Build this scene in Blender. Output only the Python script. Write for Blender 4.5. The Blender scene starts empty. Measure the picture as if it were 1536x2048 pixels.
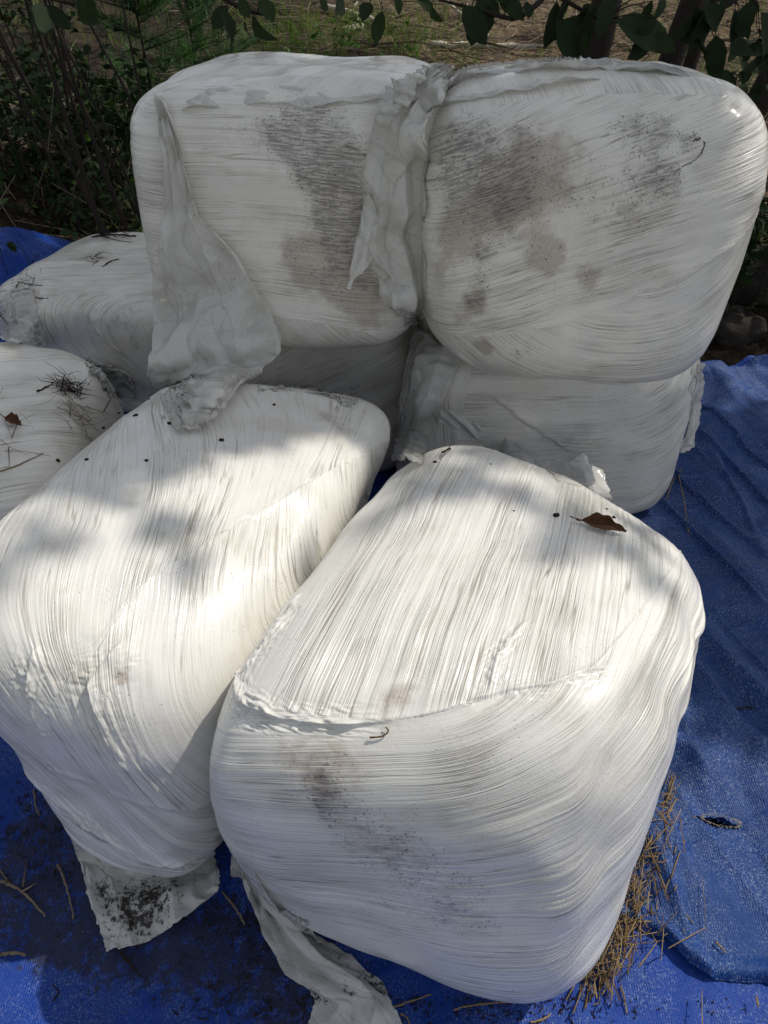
import bpy, math, random
import numpy as np
from mathutils import Vector
from mathutils.bvhtree import BVHTree

S = bpy.context.scene
COL = S.collection

# ------------------------------------------------------------------ camera
CAM_H, PITCH, FPX = 1.7, math.radians(42.0), 1479.0
CT, ST = math.cos(PITCH), math.sin(PITCH)
cam_data = bpy.data.cameras.new('camera')
cam_data.sensor_fit = 'VERTICAL'
cam_data.sensor_height = 24.0
cam_data.lens = FPX / 2048 * 24.0
cam_data.clip_start = 0.02
cam_data.clip_end = 500
cam = bpy.data.objects.new('camera', cam_data)
COL.objects.link(cam)
cam.location = (0, 0, CAM_H)
cam.rotation_euler = (math.pi / 2 - PITCH, 0, 0)
S.camera = cam

# ------------------------------------------------------------------ sun, sky, exposure
SUN = Vector((0.64, 0.24, 1.0)).normalized()          # direction towards the sun
sun_data = bpy.data.lights.new('sun', 'SUN')
sun_data.energy = 2.35
sun_data.angle = math.radians(0.6)
sun_data.color = (1.0, 0.95, 0.86)
sun = bpy.data.objects.new('sun', sun_data)
COL.objects.link(sun)
sun.rotation_euler = SUN.to_track_quat('Z', 'Y').to_euler()
W = bpy.data.worlds.new('World')
S.world = W
W.use_nodes = True
wn = W.node_tree
bg = wn.nodes['Background']
sky = wn.nodes.new('ShaderNodeTexSky')
sky.sky_type = 'NISHITA'
sky.sun_disc = False
sky.sun_elevation = math.asin(SUN.z)
sky.sun_rotation = math.atan2(SUN.x, SUN.y)
hs = wn.nodes.new('ShaderNodeHueSaturation')          # a pale, slightly hazy sky
hs.inputs['Saturation'].default_value = 0.36
wn.links.new(sky.outputs[0], hs.inputs['Color'])
wn.links.new(hs.outputs[0], bg.inputs[0])
bg.inputs[1].default_value = 0.092
S.view_settings.view_transform = 'Standard'
S.view_settings.look = 'None'
S.view_settings.gamma = 1.0
S.view_settings.exposure = 0.42
S.cycles.max_bounces = 8
S.cycles.transparent_max_bounces = 8

# ------------------------------------------------------------------ helpers: numbers
rng = np.random.default_rng(7)


def smooth(a, b, x):
    t = np.clip((x - a) / (b - a), 0, 1)
    return t * t * (3 - 2 * t)


def _hash(ix, iy, iz, seed):
    h = (ix.astype(np.uint32) * np.uint32(374761393) + iy.astype(np.uint32) * np.uint32(668265263)
         + iz.astype(np.uint32) * np.uint32(2147483647) + np.uint32(seed * 974634777 % 4294967295))
    h = (h ^ (h >> np.uint32(13))) * np.uint32(1274126177)
    h = (h ^ (h >> np.uint32(16))) * np.uint32(2246822519)
    h = h ^ (h >> np.uint32(15))
    return h.astype(np.float64) / 4294967295.0


def noise3(x, y, z, seed=0, lin=False):
    """value noise in 0..1; lin leaves flat facets with sharp creases"""
    x, y, z = np.broadcast_arrays(x, y, z)
    ix, iy, iz = np.floor(x).astype(np.int64), np.floor(y).astype(np.int64), np.floor(z).astype(np.int64)
    fx, fy, fz = x - ix, y - iy, z - iz
    if not lin:
        fx, fy, fz = [f * f * f * (f * (f * 6 - 15) + 10) for f in (fx, fy, fz)]
    r = 0
    for dx in (0, 1):
        for dy in (0, 1):
            for dz in (0, 1):
                w = (fx if dx else 1 - fx) * (fy if dy else 1 - fy) * (fz if dz else 1 - fz)
                r = r + w * _hash(ix + dx, iy + dy, iz + dz, seed)
    return r


def fbm(x, y, z, seed=0, octv=3):
    r, a, t = 0, 1.0, 0
    for o in range(octv):
        r = r + a * noise3(x * 2 ** o, y * 2 ** o, z * 2 ** o, seed + o)
        t += a
        a *= 0.5
    return r / t


def ray(px, py):
    d = Vector(((px - 768) / FPX, CT + (1024 - py) / FPX * ST, -ST + (1024 - py) / FPX * CT))
    return d.normalized()


def at_y(px, py, Y):
    d = ray(px, py)
    return Vector((0, 0, CAM_H)) + d * (Y / d.y)


def at_z(px, py, z=0.0):
    d = ray(px, py)
    return Vector((0, 0, CAM_H)) + d * ((z - CAM_H) / d.z)


# ------------------------------------------------------------------ helpers: objects
def mesh_np(name, V, faces, mat, parent=None, smooth_shade=True, origin=None, attrs=None):
    """faces: (n,4) or (n,3) array, or a list of such arrays"""
    me = bpy.data.meshes.new(name)
    V = np.asarray(V, dtype=np.float32)
    if origin is not None:
        V = V - np.asarray(origin, dtype=np.float32)
    if not isinstance(faces, list):
        faces = [faces]
    faces = [np.asarray(f, dtype=np.int32) for f in faces if len(f)]
    nl = sum(f.size for f in faces)
    npoly = sum(len(f) for f in faces)
    me.vertices.add(len(V))
    me.vertices.foreach_set('co', V.ravel())
    me.loops.add(nl)
    me.loops.foreach_set('vertex_index', np.concatenate([f.ravel() for f in faces]))
    me.polygons.add(npoly)
    sizes = np.concatenate([np.full(len(f), f.shape[1], dtype=np.int32) for f in faces])
    starts = np.concatenate([[0], np.cumsum(sizes)[:-1]]).astype(np.int32)
    me.polygons.foreach_set('loop_start', starts)
    me.polygons.foreach_set('use_smooth', np.full(npoly, smooth_shade))
    me.update(calc_edges=True)
    me.validate()
    if attrs:
        for k, a in attrs.items():
            at = me.attributes.new(k, 'FLOAT', 'POINT')
            at.data.foreach_set('value', np.asarray(a, dtype=np.float32).ravel())
    if mat is not None:
        me.materials.append(mat)
    o = bpy.data.objects.new(name, me)
    COL.objects.link(o)
    if origin is not None and parent is None:
        o.location = origin
    if parent is not None:
        o.parent = parent
    return o


def tag(o, label=None, cat=None, group=None, kind=None):
    if label:
        o['label'] = label
    if cat:
        o['category'] = cat
    if group:
        o['group'] = group
    if kind:
        o['kind'] = kind
    return o


def empty(name, loc):
    o = bpy.data.objects.new(name, None)
    o.empty_display_size = 0.05
    COL.objects.link(o)
    o.location = loc
    return o


class MB:
    """collects tubes, leaves and blades; build() links them as one mesh object"""

    def __init__(self):
        self.V, self.Q, self.T, self.n = [], [], [], 0

    def add(self, V, Q=None, T=None):
        V = np.asarray(V, float).reshape(-1, 3)
        if Q is not None and len(Q):
            self.Q.append(np.asarray(Q) + self.n)
        if T is not None and len(T):
            self.T.append(np.asarray(T) + self.n)
        self.V.append(V)
        self.n += len(V)

    def tube(self, pts, r0, r1=None, sides=5, wob=0.0):
        pts = np.asarray(pts, float)
        r1 = r0 if r1 is None else r1
        m = len(pts)
        d = np.gradient(pts, axis=0)
        d /= np.linalg.norm(d, axis=1)[:, None] + 1e-9
        ref = np.array([0.3, 0.2, 0.93]) if abs(d[0][2]) < 0.9 else np.array([1., 0.1, 0])
        u = np.cross(d, ref)
        u /= np.linalg.norm(u, axis=1)[:, None] + 1e-9
        v = np.cross(d, u)
        rr = np.linspace(r0, r1, m)
        if wob:
            rr = rr * (1 + wob * (rng.random(m) - .5))
        a = np.arange(sides) / sides * 2 * np.pi
        V = pts[:, None] + rr[:, None, None] * (np.cos(a)[None, :, None] * u[:, None] + np.sin(a)[None, :, None] * v[:, None])
        Q = []
        for i in range(m - 1):
            for j in range(sides):
                k = (j + 1) % sides
                Q.append((i * sides + j, i * sides + k, (i + 1) * sides + k, (i + 1) * sides + j))
        V = np.concatenate([V.reshape(-1, 3), pts[:1], pts[-1:]])
        c0, c1 = m * sides, m * sides + 1
        T = [(c0, (j + 1) % sides, j) for j in range(sides)] + [(c1, (m - 1) * sides + j, (m - 1) * sides + (j + 1) % sides) for j in range(sides)]
        self.add(V, Q, T)

    def leaves(self, P, D, N, L, Wd, fold=0.25, curl=0.15):
        """folded, slightly curled leaves: base P, direction D, face normal N, length L, width Wd (arrays)"""
        P, D, N = [np.asarray(a, float) for a in (P, D, N)]
        k = len(P)
        L = np.broadcast_to(np.asarray(L, float), (k,))[:, None]
        Wd = np.broadcast_to(np.asarray(Wd, float), (k,))[:, None]
        D = D / (np.linalg.norm(D, axis=1)[:, None] + 1e-9)
        B = np.cross(D, N)
        B /= np.linalg.norm(B, axis=1)[:, None] + 1e-9
        N = np.cross(B, D)
        rows = [(0.0, 0.0, 0.0), (0.22, 0.36, 0.02), (0.5, 0.5, 0.0), (0.78, 0.36, -0.5), (1.0, 0.0, -1.0)]
        vs = []
        for t, w, c in rows:
            mid = P + D * L * t + N * L * curl * c
            if w == 0:
                vs.append(mid[:, None])
            else:
                up = N * Wd * w * fold
                vs.append(np.stack([mid - B * Wd * w + up, mid, mid + B * Wd * w + up], 1))
        V = np.concatenate(vs, 1)          # k, 11, 3
        q = np.array([(1, 2, 5, 4), (2, 3, 6, 5), (4, 5, 8, 7), (5, 6, 9, 8)])
        t = np.array([(0, 2, 1), (0, 3, 2), (7, 8, 10), (8, 9, 10)])
        off = (np.arange(k) * 11)[:, None, None]
        self.add(V.reshape(-1, 3), (q[None] + off).reshape(-1, 4), (t[None] + off).reshape(-1, 3))

    def blades(self, P, D, L, Wd, droop=0.5):
        """thin blades bending over: base P, direction D"""
        P, D = np.asarray(P, float), np.asarray(D, float)
        k = len(P)
        L = np.broadcast_to(np.asarray(L, float), (k,))[:, None]
        Wd = np.broadcast_to(np.asarray(Wd, float), (k,))[:, None]
        droop = np.broadcast_to(np.asarray(droop, float), (k,))[:, None]
        D = D / (np.linalg.norm(D, axis=1)[:, None] + 1e-9)
        side = np.stack([-D[:, 1], D[:, 0], 0 * D[:, 0]], 1) + (rng.random((k, 3)) - .5) * .6
        side /= np.linalg.norm(side, axis=1)[:, None] + 1e-9
        hz = D * np.array([1, 1, 0])
        hz /= np.linalg.norm(hz, axis=1)[:, None] + 1e-9
        m1 = P + D * L * .5
        m2 = P + D * L * .85 + hz * L * droop * .3 - np.array([0, 0, 1.]) * L * droop * .18
        tip = m2 + (hz * .3 * droop + D * .15) * L - np.array([0, 0, 1.]) * L * droop * .15
        V = np.stack([P - side * Wd / 2, P + side * Wd / 2, m1 - side * Wd * .45, m1 + side * Wd * .45,
                      m2 - side * Wd * .3, m2 + side * Wd * .3, tip], 1)
        off = (np.arange(k) * 7)[:, None, None]
        q = np.array([(0, 1, 3, 2), (2, 3, 5, 4)])
        t = np.array([(4, 5, 6)])
        self.add(V.reshape(-1, 3), (q[None] + off).reshape(-1, 4), (t[None] + off).reshape(-1, 3))

    def build(self, name, mat, parent=None, smooth_shade=True, origin=None):
        V = np.concatenate(self.V)
        if parent is not None and origin is None:
            origin = np.array(parent.matrix_basis.translation)
        f = []
        if self.Q:
            f.append(np.concatenate(self.Q))
        if self.T:
            f.append(np.concatenate(self.T))
        return mesh_np(name, V, f, mat, parent, smooth_shade, origin)


# ------------------------------------------------------------------ helpers: materials
class NT:
    def __init__(self, name):
        self.m = bpy.data.materials.new(name)
        self.m.use_nodes = True
        self.t = self.m.node_tree
        self.b = self.t.nodes['Principled BSDF']
        self.out = self.t.nodes['Material Output']

    def n(self, typ, **kw):
        nd = self.t.nodes.new(typ)
        for k, v in kw.items():
            setattr(nd, k, v)
        return nd

    def lk(self, a, b):
        if isinstance(a, (int, float)):
            b.default_value = a
        elif isinstance(a, (tuple, list)):
            b.default_value = tuple(a) + ((1,) if len(a) == 3 and len(b.default_value) == 4 else ())
        else:
            self.t.links.new(a, b)

    def math(self, op, a, b=0.0, c=0.0, clamp=False):
        nd = self.n('ShaderNodeMath', operation=op, use_clamp=clamp)
        self.lk(a, nd.inputs[0])
        self.lk(b, nd.inputs[1])
        self.lk(c, nd.inputs[2])
        return nd.outputs[0]

    def attr(self, name):
        return self.n('ShaderNodeAttribute', attribute_name=name).outputs['Fac']

    def obj(self):
        return self.n('ShaderNodeTexCoord').outputs['Object']

    def xyz(self, x, y, z):
        nd = self.n('ShaderNodeCombineXYZ')
        for i, a in enumerate((x, y, z)):
            self.lk(a, nd.inputs[i])
        return nd.outputs[0]

    def dot(self, v, w):
        nd = self.n('ShaderNodeVectorMath', operation='DOT_PRODUCT')
        self.lk(v, nd.inputs[0])
        nd.inputs[1].default_value = w
        return nd.outputs['Value']

    def scale(self, v, s):
        nd = self.n('ShaderNodeVectorMath', operation='MULTIPLY')
        self.lk(v, nd.inputs[0])
        nd.inputs[1].default_value = s if isinstance(s, (tuple, list)) else (s, s, s)
        return nd.outputs[0]

    def noise(self, v, scale=5.0, detail=2.0, rough=0.5, dist=0.0):
        nd = self.n('ShaderNodeTexNoise')
        nd.inputs['Scale'].default_value = scale
        nd.inputs['Detail'].default_value = detail
        nd.inputs['Roughness'].default_value = rough
        nd.inputs['Distortion'].default_value = dist
        if v is not None:
            self.lk(v, nd.inputs['Vector'])
        return nd.outputs['Fac']

    def step(self, x, a, b):
        nd = self.n('ShaderNodeMapRange', interpolation_type='SMOOTHSTEP', clamp=True)
        self.lk(x, nd.inputs['Value'])
        nd.inputs['From Min'].default_value = a
        nd.inputs['From Max'].default_value = b
        return nd.outputs[0]

    def mix(self, f, a, b):
        nd = self.n('ShaderNodeMix', data_type='RGBA')
        self.lk(f, nd.inputs[0])
        self.lk(a, nd.inputs[6])
        self.lk(b, nd.inputs[7])
        return nd.outputs[2]

    def mixf(self, f, a, b):
        nd = self.n('ShaderNodeMix', data_type='FLOAT')
        self.lk(f, nd.inputs[0])
        self.lk(a, nd.inputs[2])
        self.lk(b, nd.inputs[3])
        return nd.outputs[0]

    def bump(self, h, dist=1.0, strength=1.0):
        nd = self.n('ShaderNodeBump')
        nd.inputs['Distance'].default_value = dist
        nd.inputs['Strength'].default_value = strength
        self.lk(h, nd.inputs['Height'])
        self.lk(nd.outputs[0], self.b.inputs['Normal'])
        return nd.outputs[0]

    def set(self, **kw):
        for k, v in kw.items():
            self.lk(v, self.b.inputs[k.replace('_', ' ')])
        return self


def bale_material():
    m = NT('stretch_film')
    o = m.obj()
    y1 = m.dot(o, (.7, .5, .9))
    z1 = m.dot(o, (-.5, .8, .3))
    warp = m.math('MULTIPLY', m.math('SUBTRACT', m.noise(o, 5, 2), .5), .014)
    big = m.noise(o, 4.5, 2)

    def streak(psi):
        ch = m.noise(m.xyz(m.math('MULTIPLY', psi, 11.), m.math('MULTIPLY', y1, .8), 0.), 1., 1.)
        X = m.math('ADD', m.math('ADD', psi, warp), m.math('MULTIPLY', ch, .045))
        band = m.noise(m.xyz(m.math('MULTIPLY', psi, 17.), m.math('MULTIPLY', y1, 1.6), 4.), 1., 2.)
        a = m.noise(m.xyz(m.math('MULTIPLY', X, 105.), m.math('MULTIPLY', y1, 2.2), m.math('MULTIPLY', z1, 2.2)), 1., 1.)
        b = m.noise(m.xyz(m.math('MULTIPLY', X, 290.), m.math('MULTIPLY', y1, 4.5), m.math('MULTIPLY', z1, 4.5)), 1., 2.)
        ra = m.math('MULTIPLY', m.math('ABSOLUTE', m.math('SUBTRACT', a, .5)), 2.)
        rb = m.math('MULTIPLY', m.math('ABSOLUTE', m.math('SUBTRACT', b, .5)), 2.)
        return ra, rb, band
    A, Bs, Cs = streak(m.attr('pa')), streak(m.attr('pb')), streak(m.attr('pc'))
    ed = m.math('MULTIPLY', m.math('SUBTRACT', m.noise(o, 22, 2), .5), .016)
    mb0 = m.math('ADD', m.attr('mb'), ed)
    mc0 = m.math('ADD', m.attr('mc'), ed)
    mb = m.step(mb0, -.0012, .0012)
    mc = m.step(mc0, -.0012, .0012)
    ra = m.mixf(mc, m.mixf(mb, A[0], Bs[0]), Cs[0])
    rb = m.mixf(mc, m.mixf(mb, A[1], Bs[1]), Cs[1])
    band = m.mixf(mc, m.mixf(mb, A[2], Bs[2]), Cs[2])
    bandk = m.math('ADD', m.math('MULTIPLY', m.step(band, .36, .56), .74), .30)
    amp = m.math('MULTIPLY', m.math('ADD', m.step(big, .36, .66), .30), bandk)
    h = m.math('MULTIPLY', amp, m.math('ADD', m.math('MULTIPLY', m.math('POWER', ra, .6), .0023), m.math('MULTIPLY', m.math('POWER', rb, .7), .0018)))
    h = m.math('ADD', h, m.math('MULTIPLY', m.math('ADD', mb, mc), .0006))
    h = m.math('ADD', h, m.math('MULTIPLY', m.noise(o, 140, 2), .0003))
    m.bump(h, 1.0, 1.0)
    # colour: white film, dirt in the pleats, specks, stains under and on the film
    dirtn = m.noise(o, 7, 3, .6)
    cre = m.math('MULTIPLY', m.math('MULTIPLY', bandk, m.math('SUBTRACT', 1., m.step(ra, .0, .055))), m.step(dirtn, .32, .60))
    cre2 = m.math('MULTIPLY', m.math('MULTIPLY', bandk, m.math('SUBTRACT', 1., m.step(rb, .0, .13))), m.step(m.noise(o, 12, 3, .6), .36, .62))
    tint = m.mix(m.noise(o, 3, 2), (.81, .80, .77), (.77, .75, .69))
    yel = m.math('MULTIPLY', m.step(m.noise(o, 9, 3, .65), .5, .8), .45)
    tint = m.mix(m.attr('warm_light'), tint, (.82, .78, .685))  # warm light on the rear bales painted in as a cream tint
    col = m.mix(yel, tint, (.62, .585, .45))
    col = m.mix(m.math('MULTIPLY', cre, .75), col, (.26, .225, .17))
    col = m.mix(m.math('MULTIPLY', cre2, .48), col, (.36, .325, .26))
    s2 = m.attr('s2')
    n2 = m.noise(o, 24, 4, .65)
    col = m.mix(m.math('MULTIPLY', m.step(m.math('ADD', s2, m.math('MULTIPLY', m.math('SUBTRACT', n2, .5), 1.0)), .30, .75), .58), col, (.37, .29, .22))
    s1 = m.attr('s1')
    n1 = m.noise(o, 26, 5, .75)
    X0 = m.math('ADD', m.mixf(mc, m.mixf(mb, m.attr('pa'), m.attr('pb')), m.attr('pc')), warp)
    dash = m.noise(m.xyz(m.math('MULTIPLY', X0, 260.), m.math('MULTIPLY', y1, 34.), m.math('MULTIPLY', z1, 34.)), 1., 3., .65)
    zone = m.step(m.math('ADD', s1, m.math('MULTIPLY', m.math('SUBTRACT', n1, .5), 1.9)), .22, 1.05)
    wash = m.math('MULTIPLY', zone, m.math('ADD', .24, m.math('ADD', m.math('MULTIPLY', m.step(dash, .40, .62), .22), m.math('MULTIPLY', m.math('SUBTRACT', 1., m.step(rb, 0., .5)), .16))))
    col = m.mix(m.math('MULTIPLY', wash, .85), col, (.16, .13, .10))
    k1 = m.math('MULTIPLY', zone, m.step(m.math('ADD', dash, m.math('MULTIPLY', zone, .10)), .53, .66))
    col = m.mix(m.math('MULTIPLY', k1, .45), col, (.09, .083, .09))
    # mould dots inside and around the stained zone
    spn = m.noise(o, 190, 2, .6)
    sp = m.math('MULTIPLY', m.step(spn, .60, .66), m.step(m.math('ADD', m.math('MAXIMUM', s1, m.math('MULTIPLY', s2, .5)), m.math('MULTIPLY', m.math('SUBTRACT', n2, .5), .9)), .18, .45))
    col = m.mix(m.math('MULTIPLY', sp, .7), col, (.07, .07, .085))
    # scattered dirt specks everywhere
    sp2 = m.math('MULTIPLY', m.step(m.noise(m.scale(o, (1., 1.2, .9)), 330, 1), .70, .74), m.step(m.noise(o, 11, 2), .42, .62))
    col = m.mix(m.math('MULTIPLY', sp2, .8), col, (.10, .08, .06))
    m.set(Base_Color=col, Roughness=m.math('ADD', .20, m.math('MULTIPLY', dirtn, .25)))
    m.b.inputs['Specular IOR Level'].default_value = .5
    m.b.inputs['Coat Weight'].default_value = .35
    m.b.inputs['Coat Roughness'].default_value = .14
    return m.m


def loose_material():
    m = NT('loose_film')
    o = m.obj()
    dirtn = m.noise(o, 9, 3, .6)
    wr = m.noise(o, 16, 3, .6, .6)
    r1 = m.math('ABSOLUTE', m.math('SUBTRACT', wr, .5))
    r2 = m.math('ABSOLUTE', m.math('SUBTRACT', m.noise(o, 42, 2, .5, .4), .5))
    def vor(s):
        nd = m.n('ShaderNodeTexVoronoi')
        nd.inputs['Scale'].default_value = s
        ds = m.n('ShaderNodeVectorMath', operation='ADD')
        nz = m.n('ShaderNodeTexNoise')
        nz.inputs['Scale'].default_value = s * .6
        m.lk(o, nz.inputs['Vector'])
        m.lk(o, ds.inputs[0])
        m.lk(m.scale(nz.outputs['Color'], .5 / s), ds.inputs[1])
        m.lk(m.scale(ds.outputs[0], (1., 1., .55)), nd.inputs['Vector'])
        return nd.outputs['Distance']
    h = m.math('ADD', m.math('MULTIPLY', vor(17), .0075), m.math('ADD', m.math('MULTIPLY', vor(46), .0016), m.math('MULTIPLY', r2, .0008)))
    m.bump(h, 1.0, .8)
    col = m.mix(m.math('MULTIPLY', m.step(dirtn, .42, .75), .6), (.86, .85, .80), (.66, .635, .56))
    cs = m.attr('crease')  # glints on fold ridges and shade in the valleys, painted into the colour
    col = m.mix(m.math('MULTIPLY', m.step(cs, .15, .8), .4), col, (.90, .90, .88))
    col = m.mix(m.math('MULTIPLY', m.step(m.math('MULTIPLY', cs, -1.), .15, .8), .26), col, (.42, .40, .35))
    d = m.attr('dirt')
    k = m.step(m.math('ADD', d, m.math('MULTIPLY', m.math('SUBTRACT', m.noise(o, 75, 5, .8), .5), 2.6)), .72, .98)
    col = m.mix(k, col, (.035, .028, .02))
    sp = m.step(m.noise(o, 260, 1), .70, .74)
    col = m.mix(m.math('MULTIPLY', sp, .7), col, (.1, .08, .06))
    m.set(Base_Color=col, Roughness=.2)
    m.b.inputs['Coat Weight'].default_value = .4
    m.b.inputs['Coat Roughness'].default_value = .1
    tr = m.n('ShaderNodeBsdfTranslucent')
    m.lk(col, tr.inputs[0])
    mx = m.n('ShaderNodeMixShader')
    mx.inputs[0].default_value = .3
    m.t.links.new(m.b.outputs[0], mx.inputs[1])
    m.t.links.new(tr.outputs[0], mx.inputs[2])
    tp = m.n('ShaderNodeBsdfTransparent')
    m2 = m.n('ShaderNodeMixShader')
    m.lk(m.math('MULTIPLY', m.math('SUBTRACT', 1., k), .28), m2.inputs[0])
    m.t.links.new(mx.outputs[0], m2.inputs[1])
    m.t.links.new(tp.outputs[0], m2.inputs[2])
    m.t.links.new(m2.outputs[0], m.out.inputs[0])
    return m.m


def tarp_material(name, worn, base):
    m = NT(name)
    o = m.obj()
    wv = m.noise(m.scale(o, (620., 170., 60.)), 1., 3., .7)
    wh = m.noise(m.scale(o, (160., 680., 60.)), 1., 3., .7)
    patch = m.noise(o, 7, 5, .75)
    fib = m.math('MAXIMUM', m.step(wv, .56, .68), m.step(wh, .57, .69))
    k = m.math('MULTIPLY', fib, m.math('MULTIPLY', m.step(patch, .56 - .30 * worn, .74 - .26 * worn), .55 + .35 * worn))
    deep = m.mix(m.noise(o, 11, 3), base, tuple(c * .6 for c in base))
    col = m.mix(k, deep, (.30, .37, .47))
    dn = m.noise(o, 8, 4, .7)
    dirt = m.math('MULTIPLY', m.step(dn, .50, .70), m.step(m.noise(o, 90, 3, .7), .45, .62))
    soil = m.attr('soil')
    dirt2 = m.step(m.math('ADD', soil, m.math('MULTIPLY', m.math('SUBTRACT', m.noise(o, 38, 5, .8), .5), 2.4)), .60, 1.0)
    col = m.mix(m.math('MULTIPLY', dirt, .35), col, (.03, .03, .04))
    col = m.mix(m.math('MULTIPLY', dirt2, .8), col, (.018, .016, .015))
    sx = m.n('ShaderNodeSeparateXYZ')
    m.lk(o, sx.inputs[0])
    w1 = m.math('SINE', m.math('MULTIPLY', m.math('ADD', sx.outputs[0], m.math('MULTIPLY', m.noise(o, 6, 2), .03)), 1250.))
    h = m.math('ADD', m.math('MULTIPLY', w1, .00035), m.math('ADD', m.math('MULTIPLY', wv, .0012), m.math('MULTIPLY', wh, .0010)))
    h = m.math('ADD', h, m.math('MULTIPLY', m.noise(o, 26, 3, .6), .006))
    m.bump(h, 1., .8)
    m.set(Base_Color=col, Roughness=.5)
    m.b.inputs['Specular IOR Level'].default_value = .25
    return m.m


def leaf_material(name, c1, c2, trans=.35, rough=.5):
    m = NT(name)
    g = m.n('ShaderNodeNewGeometry')
    r = g.outputs['Random Per Island']
    col = m.mix(r, c1, c2)
    col = m.mix(m.math('MULTIPLY', m.noise(m.obj(), 60, 2), .5), col, tuple(c * .55 for c in c1))
    m.set(Base_Color=col, Roughness=rough)
    m.b.inputs['Specular IOR Level'].default_value = .22
    tr = m.n('ShaderNodeBsdfTranslucent')
    m.lk(col, tr.inputs[0])
    mx = m.n('ShaderNodeMixShader')
    mx.inputs[0].default_value = trans
    m.t.links.new(m.b.outputs[0], mx.inputs[1])
    m.t.links.new(tr.outputs[0], mx.inputs[2])
    m.t.links.new(mx.outputs[0], m.out.inputs[0])
    return m.m


def plain_material(name, c1, c2, scale=30., rough=.8, bump=.003, island=False):
    m = NT(name)
    o = m.obj()
    f = m.n('ShaderNodeNewGeometry').outputs['Random Per Island'] if island else m.noise(o, scale * .4, 4, .65)
    col = m.mix(f, c1, c2)
    col = m.mix(m.math('MULTIPLY', m.step(m.noise(o, scale * 2.2, 3, .7), .45, .7), .5), col, tuple(c * .5 for c in c1))
    m.bump(m.math('MULTIPLY', m.noise(o, scale, 4, .7), bump), 1., .8)
    m.set(Base_Color=col, Roughness=rough)
    m.b.inputs['Specular IOR Level'].default_value = .15
    return m.m


def ground_material():
    m = NT('soil')
    o = m.obj()
    a = m.noise(o, 2.2, 5, .7)
    b = m.noise(o, 14, 5, .7)
    col = m.mix(m.step(a, .35, .65), (.022, .017, .012), (.060, .044, .030))
    col = m.mix(m.step(b, .45, .7), col, (.03, .024, .018))
    col = m.mix(m.step(m.noise(o, 55, 3, .7), .58, .72), col, (.14, .11, .075))
    lit = m.math('MULTIPLY', m.attr('litter'), m.step(m.noise(o, 9, 5, .75), .36, .60))
    col = m.mix(lit, col, m.mix(m.noise(o, 40, 3, .7), (.10, .06, .038), (.33, .25, .17)))
    m.bump(m.math('ADD', m.math('MULTIPLY', b, .04), m.math('MULTIPLY', m.noise(o, 60, 4, .7), .012)), 1., 1.)
    m.set(Base_Color=col, Roughness=.95)
    m.b.inputs['Specular IOR Level'].default_value = .08
    return m.m


M = dict(
    film=bale_material(), loose=loose_material(),
    tarp=tarp_material('blue_tarp', .6, (.003, .048, .32)), tarp_worn=tarp_material('worn_blue_tarp', .85, (.004, .044, .21)),
    soil=ground_material(),
    rock=plain_material('bank_soil', (.10, .08, .06), (.20, .165, .13), 12, .95, .03),
    bark=plain_material('dark_bark', (.018, .014, .011), (.038, .031, .025), 40, .9, .006),
    twig=plain_material('dead_twig', (.07, .045, .03), (.34, .27, .20), 40, .85, .001, True),
    palewood=plain_material('bleached_wood', (.42, .37, .29), (.55, .5, .42), 20, .85, .004),
    straw=plain_material('straw', (.13, .08, .035), (.36, .26, .13), 60, .7, .0005, True),
    black=plain_material('dark_debris', (.018, .013, .009), (.045, .03, .02), 90, .85, .001),
    needle=plain_material('brown_needles', (.07, .035, .018), (.16, .085, .04), 60, .75, .0003, True),
    dryleaf=plain_material('dry_leaf', (.10, .045, .02), (.17, .085, .045), 50, .6, .0012),
    dryleaf_inside=plain_material('dry_leaf_shadowed', (.055, .028, .016), (.08, .045, .025), 50, .7, .001),
    leaf_dark=leaf_material('broad_leaf', (.016, .030, .011), (.034, .058, .018), .25, .75),
    leaf_mid=leaf_material('herb_leaf_green', (.035, .11, .010), (.10, .20, .02), .35),
    leaf_shade=leaf_material('shaded_leaf', (.012, .032, .007), (.028, .055, .012), .25, .7),  # darker copy of the green leaf, shade put into its colour
    leaf_red=leaf_material('shaded_red_leaf', (.015, .032, .008), (.045, .035, .012), .25, .7),  # reddish leaf with the shrubs' shade put into its colour
    grass=leaf_material('grass_blade', (.07, .18, .010), (.19, .25, .03), .4),
    drygrass=leaf_material('dry_grass', (.30, .24, .12), (.42, .36, .22), .3, .7),
    pine=leaf_material('pine_needles', (.025, .085, .015), (.055, .14, .025), .25),
)

# ------------------------------------------------------------------ the ground
def ground_h(x, y):
    z = -0.03 + 0.0 * x
    z = z + (fbm(x * .9, y * .9, 0 * x, 11, 3) - .5) * .16 * smooth(2.9, 4.2, y)
    z = z + .62 * np.exp(-(((x + 2.45) / 1.0) ** 2 + ((y - 4.0) / 1.15) ** 2))          # bank of earth
    z = z + (fbm(x * 4, y * 4, 0 * x, 21, 3) - .5) * .12 * smooth(2.9, 3.6, y)
    z = z + .30 * np.exp(-(((x - 2.2) / .55) ** 2 + ((y - 3.5) / .5) ** 2))
    z = z + smooth(7, 26, y) * 2.2
    return z


def grid_faces(nr, nc):
    i = np.arange(nr - 1)[:, None] * nc + np.arange(nc - 1)[None]
    i = i.ravel()
    return np.stack([i, i + 1, i + nc + 1, i + nc], 1)


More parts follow.
